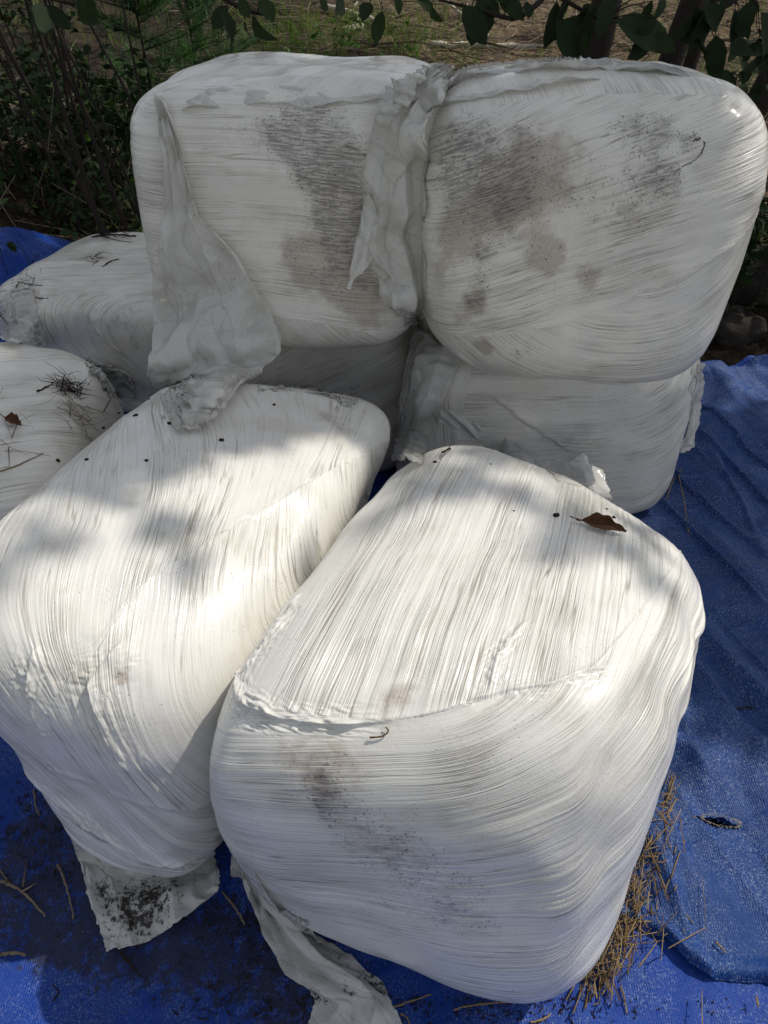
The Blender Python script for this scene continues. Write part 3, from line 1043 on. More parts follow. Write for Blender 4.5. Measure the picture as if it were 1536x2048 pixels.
loose_film('A', [
    [(322, 203), (333, 206), (346, 214)],
    [(333, 300), (350, 300), (372, 325)],
    [(336, 400), (372, 405), (412, 432)],
    [(328, 500), (395, 505), (478, 505)],
    [(318, 600), (420, 600), (535, 602)],
    [(306, 690, None, 1.715), (430, 680, None, 1.70), (563, 690, None, 1.72)],
    [(296, 745, None, 1.70), (420, 745, None, 1.67), (530, 738, None, 1.68)],
    [(325, 772, .03), (400, 800, .03), (470, 798, .02)],
    [(345, 868, .012), (375, 872, .012), (402, 860, .012)]],
    'long grey-white torn flap of loose crinkled film', nr=190, nc=105, crinkle=0.0209, freq=13, folds=.012, fold_n=3, lift=.014, seed=3)
# the torn sheet between the two upper bales
loose_film('A', [
    [(800, 185, .02), (845, 160, .03), (885, 145, .015)],
    [(752, 245, .02), (805, 240, .03), (862, 232, .012)],
    [(732, 330, .018), (785, 330, .03), (846, 312, .012)],
    [(724, 420, .016), (778, 425, .03), (836, 400, .012)],
    [(716, 490, .016), (772, 495, .028), (830, 470, .012)],
    [(752, 545, .016), (790, 555, .026), (830, 530, .014)],
    [(770, 605, .016), (800, 605, .024), (832, 600, .02)],
    [(815, 645, .016), (824, 650, .016), (832, 655, .016)]],
    'torn hanging tongue of loose film between the upper bales', nr=150, nc=75, crinkle=0.0171, freq=15, folds=.016, fold_n=3, seed=5)
loose_film('A', [[(726, 380, .03), (736, 380, .034), (746, 390, .03)], [(716, 450, .03), (735, 452, .036), (756, 450, .03)], [(704, 508, .03), (722, 515, .034), (740, 518, .03)],
                 [(700, 545, .03), (706, 545, .032), (713, 546, .03)], [(694, 570, .03), (697, 571, .03), (700, 571, .03)]],
           nr=50, nc=20, crinkle=0.0095, freq=24, seed=6)
# crumpled film along the top of the upper left bale
loose_film('A', [[(340, 195), (430, 168), (520, 160), (600, 168), (645, 178)], [(345, 212), (440, 195), (540, 190), (610, 192), (660, 190)], [(350, 225), (450, 214), (560, 212), (620, 216), (700, 210)]],
           name='film_fold', across=True, nr=40, nc=110, crinkle=0.0228, freq=20, lift=.003, seed=9)
loose_film('A', [[(595, 198), (680, 192), (760, 185), (850, 175)], [(592, 221), (680, 210), (760, 203), (850, 196)]], name='film_fold', across=True, nr=16, nc=90, crinkle=0.0133, freq=22, lift=.008, seed=19)
# sheet pulled over the top edge of the upper right bale
loose_film('B', [[(868, 152), (950, 132), (1060, 122), (1180, 122), (1290, 132), (1390, 152)], [(880, 178), (960, 156), (1060, 146), (1160, 143), (1260, 144), (1400, 160)]],
           name='film_fold', across=True, nr=30, nc=150, crinkle=0.0190, freq=14, lift=.010, seed=11)
loose_film('B', [[(858, 196), (950, 186), (1060, 172), (1160, 156), (1250, 148)], [(866, 216), (960, 200), (1060, 186), (1160, 168), (1252, 154)]],
           name='film_fold', across=True, nr=14, nc=140, crinkle=0.0114, freq=20, lift=.008, seed=12)
loose_film('B', [[(838, 160, .03), (870, 146, .03), (905, 140, .02)], [(828, 200, .03), (858, 190, .035), (885, 182, .02)], [(815, 250, .02), (845, 240, .03), (862, 236, .015)]],
           name='film_fold', across=True, nr=40, nc=40, crinkle=0.0266, freq=22, lift=.012, seed=13)
# lower right bale: vertical sheet at its left end, loose ends elsewhere
loose_film('G', [[(838, 655, .012), (872, 688, .012), (925, 722, .012)], [(812, 715, .012), (852, 735, .014), (905, 765, .012)], [(800, 790, .012), (838, 800, .014), (878, 820, .012)],
                 [(793, 860, .012), (825, 870, .014), (862, 880, .012)], [(792, 925, .012), (815, 930, .014), (850, 930, .012)]],
           'soiled loose sheet hanging down the end of the bale', nr=70, nc=46, crinkle=0.0152, freq=14, folds=.010, fold_n=3, seed=14)
loose_film('G', [[(872, 800), (905, 815), (950, 838), (1010, 868), (1075, 905)], [(866, 840), (905, 850), (950, 872), (1000, 905), (1060, 950)]],
           name='film_fold', across=True, nr=24, nc=80, crinkle=0.0114, freq=16, lift=.006, seed=15)
loose_film('G', [[(1062, 918, None, 1.70), (1110, 920, None, 1.69), (1165, 912, None, 1.68), (1195, 945, None, 1.66)], [(1085, 940, None, 1.64), (1130, 948, None, 1.62), (1180, 945, None, 1.61), (1212, 985, None, 1.58)], [(1115, 962, None, 1.58), (1155, 975, None, 1.54), (1190, 990, None, 1.50), (1218, 1010, None, 1.46)]],
           'crumpled knot of loose film', nr=60, nc=90, crinkle=.013, freq=15, folds=.014, fold_n=2, seed=16)
loose_film('G', [[(1392, 730, None, 1.86), (1400, 728, None, 1.95), (1404, 726, None, 2.05)], [(1384, 800, None, 1.85), (1394, 800, None, 1.97), (1402, 796, None, 2.08)],
                 [(1376, 860, None, 1.85), (1386, 858, None, 1.98), (1394, 852, None, 2.08)], [(1360, 905, None, 1.85), (1378, 900, None, 1.98), (1392, 882, None, 2.08)]],
           nr=50, nc=24, crinkle=0.0190, freq=20, seed=17)
# front left bale: skirt on the tarp, folds on its corner, film end at the back
loose_film('E', [
    [(135, 1640, .001), (240, 1690, .001), (340, 1700, .001), (415, 1650, .001)],
    [(158, 1705, .01), (250, 1752, .016), (350, 1752, .016), (428, 1712, .012)],
    [(180, 1790, .012), (262, 1815, .02), (358, 1795, .022), (440, 1752, .014)],
    [(198, 1850, .010), (275, 1860, .018), (360, 1820, .02), (440, 1775, .012)],
    [(216, 1903, .008), (285, 1890, .010), (368, 1842, .012), (432, 1790, .010)]],
    'loose skirt of soiled film spread over the tarp', nr=110, nc=110, crinkle=0.0152, freq=13, folds=.010, fold_n=5, seed=21, fade=True,
    dirt=[(270, 1810, .09, .66), (350, 1800, .07, .6), (200, 1780, .03, .6), (250, 1850, .06, .45)])
loose_film('E', [[(512, 766, .006), (580, 768, .012), (650, 778, .014), (716, 806, .012)], [(516, 780, .004), (590, 784, .006), (655, 796, .006), (700, 818, .006)]],
           nr=16, nc=80, crinkle=0.0114, freq=24, seed=23)
# front right bale: tail trailing over the tarp, crumpled folds on its front left corner
loose_film('F', [
    [(456, 1640, .001), (474, 1690, .001), (504, 1735, .001)],
    [(470, 1730, .012), (510, 1775, .016), (570, 1815, .008)],
    [(510, 1830, .014), (565, 1855, .03), (650, 1880, .012)],
    [(548, 1905, .012), (620, 1925, .034), (715, 1930, .014)],
    [(600, 1965, .010), (665, 1975, .03), (765, 1968, .014)],
    [(630, 2000, .010), (700, 2010, .02), (778, 2005, .012)],
    [(622, 2040, .010), (700, 2050, .016), (800, 2045, .012)],
    [(615, 2100, .010), (700, 2105, .016), (815, 2100, .012)]],
    'dirty tail of loose film trailing across the tarp', nr=150, nc=72, crinkle=0.0152, freq=14, folds=.016, fold_n=3, seed=31, fade=True,
    dirt=[(700, 1990, .05, .78), (755, 1985, .04, .8), (640, 1990, .03, .6), (600, 1900, .07, .45), (680, 1930, .05, .4)])
# ends on the two left bales
loose_film('D', [[(168, 712, .01), (200, 722, .02), (232, 728, .02), (262, 745, .01)], [(190, 742, .008), (216, 752, .02), (246, 755, .02), (272, 778, .01)], [(212, 775, .006), (232, 790, .02), (252, 796, .015), (270, 795, .008)]],
           'crumpled end of loose film', nr=44, nc=44, crinkle=0.0266, freq=20, seed=41)
loose_film('C', [[(0, 588, .01), (40, 580, .012), (72, 580, .008)], [(0, 640, .01), (42, 640, .012), (78, 640, .008)], [(2, 690, .01), (45, 692, .012), (84, 695, .008)]],
           'soiled loose sheet wrapped round the end', nr=44, nc=36, crinkle=0.0171, freq=16, folds=.006, fold_n=3, seed=42, dirt=[(40, 640, .06, .35)])


# ------------------------------------------------------------------ litter lying on the bales and the tarp
def on(px, py, lift=.002):
    q, n, _ = hit(px, py)
    return np.array(q + n * lift)


def stick(name, pix, r0, r1, mat, label, cat, group=None, lift=.003, branches=(), wob=.4):
    pts = [on(a, b, lift) for a, b in pix]
    P = catmull(np.array(pts), np.linspace(0, len(pts) - 1, max(8, 5 * len(pts)))) + (rng.random((max(8, 5 * len(pts)), 3)) - .5) * r0 * .8
    mb = MB()
    mb.tube(P, r0, r1, 6, wob)
    for bp in branches:
        mb.tube([on(a, b, lift + .002) for a, b in bp], r0 * .5, r1 * .4, 4, wob)
    o = mb.build(name, mat, origin=P[0])
    tag(o, label, cat, group)
    return o


def curled_leaf(px0, px1, width, label, name='dry_leaf', lift=.009):
    a, b = on(*px0, lift), on(*px1, lift)
    n = np.array(hit((px0[0] + px1[0]) / 2, (px0[1] + px1[1]) / 2)[1])
    e = np.array(EYE) - a
    n = n + .75 * e / np.linalg.norm(e)        # the trough lies tipped over, its open side to the front
    n = n / np.linalg.norm(n)
    d = b - a
    L = np.linalg.norm(d)
    d /= L
    sd = np.cross(d, n)
    nr, nc = 34, 15
    V = []
    for i in range(nr):
        t = i / (nr - 1)
        w = width * (math.sin(math.pi * min(1, max(0, (t - .10) / .86))) ** .7 + .02) * (1 + .12 * math.sin(t * 23))
        for j in range(nc):
            s = j / (nc - 1) * 2 - 1
            ang = s * 1.85
            V.append(a + d * L * t + sd * math.sin(ang) * w * .42 + n * ((1 - math.cos(ang)) * w * .5 + .004 * math.sin(t * 9 + s * 2) * abs(s) + .012 * max(0, t - .75)))
    o = mesh_np(name, V, grid_faces(nr, nc), M['dryleaf'], origin=a)
    o.modifiers.new('thickness', 'SOLIDIFY').thickness = .0006
    st = MB()
    st.tube([a - d * .012 + n * .004, a + n * .001, a + d * L * .35, a + d * L * .98], .0012, .0005, 5)
    st.build('stalk', M['needle'], o, origin=a)
    tag(o, label, 'leaf')
    return o


curled_leaf((1150, 1046), (1248, 1072), .028, 'curled dry brown leaf lying on the front right bale')
curled_leaf((8, 838), (45, 858), .03, 'small crumpled orange-brown leaf on the low bale at left edge')
stick('twig', [(884, 908), (900, 900), (914, 890)], .0022, .001, M['black'], 'short dark twig on the back edge of the front right bale', 'twig', branches=([(898, 901), (902, 893)],))
stick('twig', [(742, 1474), (766, 1472), (778, 1462), (772, 1454)], .0014, .0008, M['needle'], 'tiny curled brown twig at the crease of the front right bale', 'twig', lift=.005)
stick('twig', [(185, 475), (225, 470), (272, 474)], .004, .003, M['black'], 'thick dark twig, highest of those on the swirl-pleated bale', 'twig', branches=([(200, 474), (240, 484), (265, 487)], [(195, 476), (180, 470)]))
stick('twig', [(206, 535), (222, 524), (238, 520)], .004, .002, M['black'], 'short thick dark twig on the swirl-pleated bale near the long flap', 'twig')
stick('twig', [(25, 562), (60, 570), (86, 572)], .002, .001, M['black'], 'thin dark twig lying along the left end of the swirl-pleated bale', 'twig')
stick('twig', [(66, 582), (75, 596), (97, 597)], .003, .002, M['black'], 'hooked dark twig on the left end of the swirl-pleated bale', 'twig')
stick('twig', [(0, 620), (25, 650), (40, 672)], .002, .001, M['black'], 'slanting dark twig on the loose sheet at the left edge', 'twig', lift=.014)
stick('twig', [(25, 688), (50, 684), (84, 676)], .002, .001, M['black'], 'thin dark twig in the gap between the two left bales', 'twig', lift=.012)
stick('twig', [(75, 785), (92, 776), (106, 768)], .003, .001, M['black'], 'short dark twig left of the needle clump on the low bale', 'twig')
stick('twig', [(205, 825), (216, 805), (228, 785)], .0016, .001, M['needle'], 'thin brown twig right of the needle clump on the low bale', 'twig')
stick('straw_stalk', [(0, 945), (40, 930), (86, 908)], .002, .001, M['straw'], 'tan straw stalk on the low bale at the left edge', 'straw')


def clump(name, pix, n, spread, r, mat, label, cat, ln=.05):
    c, nn, _ = hit(*pix)
    c, nn = np.array(c), np.array(nn)
    mb = MB()
    u = np.cross(nn, [0.2, 1, 0.1]); u /= np.linalg.norm(u)
    v = np.cross(nn, u)
    for k in range(n):
        a = rng.random() * 6.28
        p = c + (u * rng.normal() + v * rng.normal()) * spread + nn * (.002 + .012 * rng.random())
        d = u * math.cos(a) + v * math.sin(a) + nn * (rng.random() - .4) * .3
        l = ln * (.4 + .8 * rng.random())
        mb.tube([p, p + d * l * .5 + (rng.random(3) - .5) * l * .3, p + d * l + (rng.random(3) - .5) * l * .35], r * (.5 + rng.random()), r * .4, 4)
    o = mb.build(name, mat, origin=c)
    tag(o, label, cat)
    return o


clump('needle_clump', (138, 778), 80, .018, .0011, M['black'], 'dark matted clump of needles and rootlets on the low left bale', 'needle clump')
clump('needle_tuft', (150, 830), 45, .030, .0007, M['needle'], 'scattered red-brown pine needles below the dark clump on the low bale', 'pine needles', .08)
clump('needle_tuft', (190, 520), 16, .016, .0013, M['black'], 'small dark tuft of rootlets in the middle of the swirl-pleated bale', 'needle clump')
clump('needle_tuft', (222, 474), 20, .03, .0012, M['black'], 'loose dark rootlets around the thick twig on the swirl-pleated bale', 'needle clump')
clump('needle_tuft', (45, 575), 22, .03, .0010, M['black'], 'thin dark rootlets at the left end of the swirl-pleated bale', 'needle clump')
clump('needle_tuft', (20, 880), 12, .05, .0009, M['needle'], 'few long brown needles at the left edge of the low bale', 'pine needles', .12)


def crumb(px, py, r, label, group):
    p = on(px, py, r * .5)
    c, f = cube_lattice(5)
    q = c / np.linalg.norm(c, axis=1)[:, None]
    q = q * (r * (.6 + .8 * noise3(q[:, 0] * 1.6 + px, q[:, 1] * 1.6, q[:, 2] * 1.6 + py, 3)))[:, None] * np.array([1.4, 1., .7])
    o = mesh_np('soil_crumb', q + p, f, M['black'], origin=p)
    tag(o, label, 'soil crumb', group)


for px, py, r in ((236, 826, .0036), (272, 832, .004), (205, 856, .004), (339, 848, .004), (443, 881, .004), (293, 922, .003), (174, 920, .003), (115, 922, .0045), (548, 810, .003), (300, 800, .003)):
    crumb(px, py, r, 'small black soil crumb on the front left bale', 'black crumbs on the front left bale')
for px, py, r in ((1112, 1032, .0045), (1027, 1024, .003), (1212, 1020, .003), (1285, 1040, .003), (1226, 1036, .003), (980, 930, .0025), (1290, 1030, .0026), (870, 925, .003)):
    crumb(px, py, r, 'small black soil crumb on the front right bale', 'black crumbs on the front right bale')

# the dark wriggling tear in the film of the upper right bale
mb = MB()
tp = np.array([on(a, b, .001) for a, b in ((1386, 282), (1398, 277), (1408, 287), (1404, 303), (1392, 317), (1372, 330), (1352, 343), (1330, 356), (1318, 366))])
mb.tube(catmull(tp, np.linspace(0, 8, 46)) + rng.normal(0, .0012, (46, 3)), .0012, .0006, 5, .8)
tear = mb.build('tear', M['bark'], bales['B'])
tear['label'] = 'thin dark wriggling tear in the film'
# sticks on the tarp, front left
stick('stick', [(0, 1762), (45, 1785), (92, 1835)], .004, .002, M['twig'], 'forked brown stick on the tarp at the bottom left edge', 'stick', branches=([(0, 1740), (25, 1775)], [(45, 1785), (75, 1768)], [(48, 1775), (55, 1720)]))
stick('stick', [(116, 1730), (134, 1775), (148, 1838)], .003, .0015, M['twig'], 'thin brown stick on the tarp left of the loose skirt', 'stick')
stick('stick', [(240, 1905), (262, 1930), (284, 1956)], .003, .0015, M['black'], 'dark stick on the tarp just below the loose skirt', 'stick', branches=([(255, 1925), (270, 1910)],))
stick('stick', [(0, 1910), (30, 1908), (52, 1911)], .004, .003, M['twig'], 'short brown stick on the sunlit tarp corner', 'stick')
stick('stick', [(68, 1580), (72, 1610), (80, 1632)], .0025, .0015, M['twig'], 'brown stick on the dark tarp beside the front left bale', 'stick')
stick('stick', [(108, 2002), (118, 1985), (106, 1970)], .002, .001, M['black'], 'little crooked dark stick near the sunlit tarp corner', 'stick')
stick('stick', [(445, 1785), (470, 1815), (490, 1850)], .003, .002, M['twig'], 'brown stick on the soiled tarp between skirt and tail', 'stick')
stick('twig', [(1436, 1424), (1470, 1420), (1500, 1416), (1536, 1418)], .003, .0015, M['black'], 'wavy dark twig on the worn tarp at the right edge', 'twig')
for pix, lab in (([(908, 2022), (950, 2012), (1020, 2006)], 'broad tan straw stalk below the front right bale'),
                 ([(1330, 1610), (1342, 1580), (1348, 1552)], 'upright straw stalk leaning on the right side of the front bale'),
                 ([(1300, 1690), (1330, 1640), (1352, 1600)], 'long straw stalk at the top of the straw heap'),
                 ([(1430, 1886), (1440, 1896), (1450, 1908)], 'short tan straw bit on the worn flap'),
                 ([(1270, 1845), (1310, 1846), (1332, 1852)], 'straw stalk lying level across the foot of the heap'),
                 ([(1510, 1995), (1513, 2008), (1515, 2015)], 'short pale straw bit at the bottom right corner'),
                 ([(1356, 950), (1366, 1000), (1376, 1068)], 'long tan straw stalk on the tarp beside the lower right bale'),
                 ([(1332, 1000), (1345, 965), (1362, 940)], 'tan straw stalk leaning on the lower right bale'),
                 ([(720, 2040), (790, 2015), (862, 1990)], 'thin long straw stalk over the trailing tail of film'),
                 ([(800, 2030), (815, 2040), (820, 2060)], 'dark short straw stalk beside the trailing tail of film'),
                 ([(1060, 2047), (1085, 2040), (1100, 2030)], 'straw stalk at the bottom edge below the front corner'),
                 ([(1240, 1975), (1246, 1995), (1252, 2028)], 'thin straw stalk standing upright beside the front bale corner')):
    stick('straw_stalk', pix, .0022, .0014, M['straw'], lab, 'straw', lift=.006)
# the heap of straw along the right foot of the front bale
mb = MB()
path = np.array([on(a, b, .004) for a, b in ((1340, 1560), (1325, 1640), (1300, 1720), (1275, 1790), (1255, 1840), (1235, 1880), (1205, 1935), (1175, 1975))])
for k in range(400):
    t = rng.random() ** .8 * 7
    p = catmull(path, np.array([t]))[0]
    wd = .008 + .020 * math.sin(min(1., t / 5) * math.pi * .8)
    wd = wd * (3.5 if rng.random() < .14 else 1)
    p = p + np.array([rng.normal() * wd * .7 + .002, rng.normal() * wd, .0])
    p[2] = float(tarp_h(p[:1], p[1:2])[0]) + (.02 if p[0] > .45 else .004) + abs(rng.normal()) * .014
    a = math.radians(62 + rng.normal() * 32)
    l = .012 + .10 * rng.random() ** 2.5
    d = np.array([math.cos(a), math.sin(a), rng.normal() * .15])
    mb.tube([p - d * l / 2, p + (rng.random(3) - .5) * .004, p + d * l / 2], .0006 + .0014 * rng.random(), .0007, 4)
tag(mb.build('straw_litter', M['straw']), kind='stuff')
# crumbs of soil and chopped straw on the shaded tarp
mb = MB()
for k in range(1500):
    g = rng.random()
    if g < .45:
        q = at_z(rng.normal(150, 130), rng.normal(1640, 90))
    elif g < .8:
        q = at_z(rng.normal(520, 90), rng.normal(1880, 90))
    else:
        q = at_z(rng.normal(900, 260), 2000 + abs(rng.normal()) * 30)
    p = np.array(q)
    p[2] = float(tarp_h(p[:1], p[1:2])[0]) + .003
    a = rng.random() * 6.28
    l = .003 + .014 * rng.random() ** 3
    d = np.array([math.cos(a), math.sin(a), .1 * rng.normal()])
    mb.tube([p - d * l / 2, p + d * l / 2], .0008 + .0016 * rng.random() ** 2, .0007, 4)
tag(mb.build('soil_litter', M['black']), kind='stuff')


# ------------------------------------------------------------------ grass, brash and herbs behind the pile
def gh(x, y):
    return ground_h(np.asarray(x, float), np.asarray(y, float))


mb = MB()
n = 24000
x = rng.uniform(-5, 6, n); y = 3.3 + 8 * rng.random(n) ** 1.3
dens = fbm(x * 1.1, y * 1.1, 0 * x, 101, 2) + .25 * np.exp(-((x + .6) / .9) ** 2) * (y < 6)
keep = (rng.random(n) < (1 - .72 * smooth(-1.0, -1.7, x)) * smooth(.38, .62, dens) * (1 - .75 * smooth(.2, 1.2, x))) & ~((x < -1.7) & (y < 5.0) & (rng.random(n) < .6))
x, y = x[keep], y[keep]
k = len(x)
mb.blades(np.stack([x, y, gh(x, y)], 1), np.stack([rng.normal(0, .35, k), rng.normal(0, .35, k), np.ones(k)], 1), rng.uniform(.12, .42, k), rng.uniform(.004, .010, k), rng.uniform(.2, .9, k))
tag(mb.build('green_grass', M['grass']), kind='stuff')
mb = MB()
n = 8000
x = rng.uniform(-4, 7, n); y = 3.6 + 11 * rng.random(n) ** 1.4
keep = (rng.random(n) < smooth(-.8, .6, x) + .15)
x, y = x[keep], y[keep]
k = len(x)
mb.blades(np.stack([x, y, gh(x, y)], 1), np.stack([rng.normal(0, 1., k), rng.normal(0, 1., k), np.ones(k) * .6], 1), rng.uniform(.10, .45, k), rng.uniform(.003, .008, k), rng.uniform(.3, 1., k))
tag(mb.build('dry_grass', M['drygrass']), kind='stuff')
mb = MB()
for i in range(3200):
    px = rng.uniform(-2.5, 7); py = 4.2 + 9 * rng.random() ** 1.3
    a = rng.normal(.1, .7); l = rng.uniform(.15, .9)
    p = np.array([px, py, float(gh([px], [py])[0]) + .02 + .10 * rng.random()])
    d = np.array([math.cos(a), math.sin(a), rng.normal() * .18])
    q = [p - d * l / 2, p + (rng.random(3) - .5) * l * .12, p + d * l / 2 + (rng.random(3) - .5) * l * .1]
    mb.tube(q, .003 + .014 * rng.random() ** 3, .002, 5)
tag(mb.build('brash', M['twig']), kind='stuff')


def log(name, a, b, r, label, mat):
    P = np.linspace(np.array(a), np.array(b), 12) + (rng.random((12, 3)) - .5) * r * .6
    mb = MB()
    mb.tube(P, r, r * .7, 9, .25)
    mb.tube([P[5], P[5] + np.array([.08, .05, .10])], r * .35, r * .2, 6)
    tag(mb.build(name, mat, origin=P[0]), label, 'branch')


def gpt(px, py, lift=.02):
    """where the ray through a pixel meets the ground"""
    d = ray(px, py)
    t = 1.0
    for i in range(400):
        p = EYE + d * t
        if p.z < float(gh([p.x], [p.y])[0]):
            break
        t += .05
    return np.array([p.x, p.y, p.z + lift])


log('fallen_branch', gpt(860, 100, .05), gpt(1085, 106, .05), .035, 'bleached white fallen branch behind the gap between the upper bales', M['palewood'])
log('fallen_branch', gpt(655, 28, .08), gpt(760, 52, .05), .030, 'bleached slanting branch in the brash behind the upper left bale', M['palewood'])
log('fallen_branch', gpt(690, 70, .05), gpt(725, 62, .05), .035, 'short bleached wood chunk behind the upper left bale', M['palewood'])
log('fallen_branch', gpt(890, 30, .15), gpt(960, 75, .06), .020, 'thin grey slanting branch in the brash behind the upper right bale', M['palewood'])
log('fallen_branch', gpt(105, 195, .05), gpt(178, 270, .04), .028, 'bleached branch lying on the earth bank at left', M['palewood'])


def stone(px, py, r, label, sq=(1.2, 1, .75), mat='rock'):
    p = gpt(px, py, 0)
    c, f = cube_lattice(14)
    q = c / np.linalg.norm(c, axis=1)[:, None]
    q = q * (r * (.55 + .9 * fbm(q[:, 0] * 1.3 + px, q[:, 1] * 1.3, q[:, 2] * 1.3 + py, 3, 3)))[:, None] * np.array(sq)
    tag(mesh_np('stone', q + p, f, M[mat], origin=p), label, 'stone')


M['dark_rock'] = plain_material('dark_stone', (.03, .026, .022), (.06, .05, .042), 14, .95, .02)
stone(40, 215, .26, 'pale rough stone high on the earth bank at the left edge')
stone(20, 300, .18, 'brownish stone low on the earth bank at the left edge')
stone(150, 385, .16, 'dark mossy stone right above the bunched blue tarp', mat='dark_rock')
stone(235, 380, .20, 'dark rounded stone between bunched tarp and upper left bale', mat='dark_rock')
stone(1500, 560, .22, 'dark stone in the shadow right of the upper right bale', mat='dark_rock')
stone(1450, 660, .16, 'dark stone just above the far tarp edge at right', mat='dark_rock')
stone(1525, 470, .20, 'shaded stone at the right edge of the picture', mat='dark_rock')


def canes(name, base, n, h, lean, r, leafmat, label, cat, leaf_l, leaves_per, spread=.12, group=None, tuft=(.15, 1.)):
    root = empty(name, base)
    lf = MB()
    base = np.array(base)
    for i in range(n):
        st = MB()
        p = base + np.array([rng.normal() * spread, rng.normal() * spread, -.03])
        hh = h * rng.uniform(.65, 1.1)
        d = np.array([lean[0] + rng.normal() * .10, lean[1] + rng.normal() * .10, 1.])
        ts = np.linspace(0, 1, 9)
        bend = np.array([rng.normal() * .12, rng.normal() * .12, 0])
        pts = p + ts[:, None] * d * hh + (ts ** 2)[:, None] * bend * hh + np.cumsum(rng.normal(0, .006, (9, 3)), 0)
        st.tube(pts, r * rng.uniform(.7, 1.2), r * .35, 6, .2)
        for j in range(leaves_per):
            t = rng.uniform(*tuft)
            q = p + t * d * hh + t * t * bend * hh
            a = rng.random() * 6.28
            out = np.array([math.cos(a), math.sin(a), rng.uniform(-.2, .5)])
            e = q + out * rng.uniform(.03, .14)
            st.tube([q, (q + e) / 2 + [0, 0, .01], e], .0016, .001, 4)
            m = 3
            P = np.repeat(e[None], m, 0)
            D = np.stack([out + rng.normal(0, .7, 3) for _ in range(m)])
            lf.leaves(P, D, rng.normal(0, .35, (m, 3)) + [0, 0, 1], leaf_l * rng.uniform(.6, 1.2, m), leaf_l * rng.uniform(.4, .62, m), .3, .25)
        st.build('stem', M['bark'], root)
    lf.build('foliage', leafmat, root)
    tag(root, label, cat, group)
    return root


def pt(px, py, Y):
    p = at_y(px, py, Y)
    return (p.x, p.y, float(gh([p.x], [p.y])[0]))


# dark slender stems at the left
canes('shrub', pt(262, 330, 3.35), 5, 1.9, (-.22, .10), .013, M['leaf_shade'], 'shrub with thick dark stems leaning left beside the upper left bale', 'shrub', .05, 5, .10, tuft=(.1, .55))
canes('shrub', pt(150, 330, 3.6), 6, 1.9, (-.28, .12), .010, M['leaf_red'], 'thin-stemmed dark shrub leaning left in front of the earth bank', 'shrub', .045, 7, .16, tuft=(.1, .7))
canes('shrub', pt(60, 260, 4.1), 6, 1.7, (-.12, .05), .009, M['leaf_red'], 'shrub with reddish leaves at the top left edge', 'shrub', .045, 9, .2, tuft=(.1, .8))
canes('shrub', pt(320, 200, 3.5), 2, 1.8, (.02, .05), .010, M['leaf_shade'], 'shrub of two straight dark stems left of the upper left bale', 'shrub', .05, 5, .06, tuft=(.1, .6))
canes('herb_plant', pt(205, 420, 3.45), 12, .5, (-.05, 0), .003, M['leaf_shade'], 'low leafy herb in the shade behind the bunched tarp', 'plant', .05, 6, .22)
canes('herb_plant', pt(560, 60, 5.2), 16, .7, (0, 0), .003, M['leaf_mid'], 'green leafy herb behind the upper left bale', 'plant', .06, 7, .30)
canes('herb_plant', pt(870, 110, 4.2), 10, .42, (0, 0), .003, M['leaf_mid'], 'small green herb behind the gap between the upper bales', 'plant', .05, 6, .16)
canes('herb_plant', pt(1300, 60, 5.4), 14, .7, (0, 0), .003, M['leaf_mid'], 'sunlit green herb seen between the dark trunks at right', 'plant', .06, 7, .3)
canes('herb_plant', pt(1500, 150, 3.9), 14, .8, (0, 0), .003, M['leaf_shade'], 'leafy plant at the right edge behind the upper right bale', 'plant', .06, 7, .22)


# young pine
def pine(base, h, label):
    root = empty('pine_seedling', base)
    tr, nd = MB(), MB()
    base = np.array(base)
    tr.tube([base, base + [0, 0, h]], .012, .004, 6)
    for i in range(46):
        z = h * rng.uniform(.12, 1)
        a = rng.random() * 6.28
        l = (1.1 - z / h) * .55 + .12
        s = base + [0, 0, z]
        e = s + np.array([math.cos(a) * l, math.sin(a) * l, l * .35])
        tr.tube([s, (s + e) / 2 + [0, 0, -.02], e], .004, .002, 4)
        m = 260
        t = rng.random(m)
        P = s + (e - s) * t[:, None]
        D = (e - s) / l * .8 + rng.normal(0, .55, (m, 3))
        nd.blades(P, D, rng.uniform(.06, .11, m), .0034, .15)
    tr.build('trunk', M['bark'], root)
    nd.build('needles', M['pine'], root)
    tag(root, label, 'pine')


pine(pt(285, 90, 5.0), 1.5, 'young bright green pine seedling behind the dark stems at left')
pine(pt(380, 60, 6.0), 1.6, 'farther young pine seedling right of the bright green one')


# broad-leaved trees whose crowns shade the pile; far ones added to shade the background
def clear_of(q, lit):
    """distance of a leaf to the sun's path down to each open patch"""
    s = np.array(SUN)
    d = q[None] - lit[:, :3]
    along = d @ s
    perp = np.linalg.norm(d - along[:, None] * s, axis=1)
    return np.all((perp > lit[:, 3]) | (along < 0))


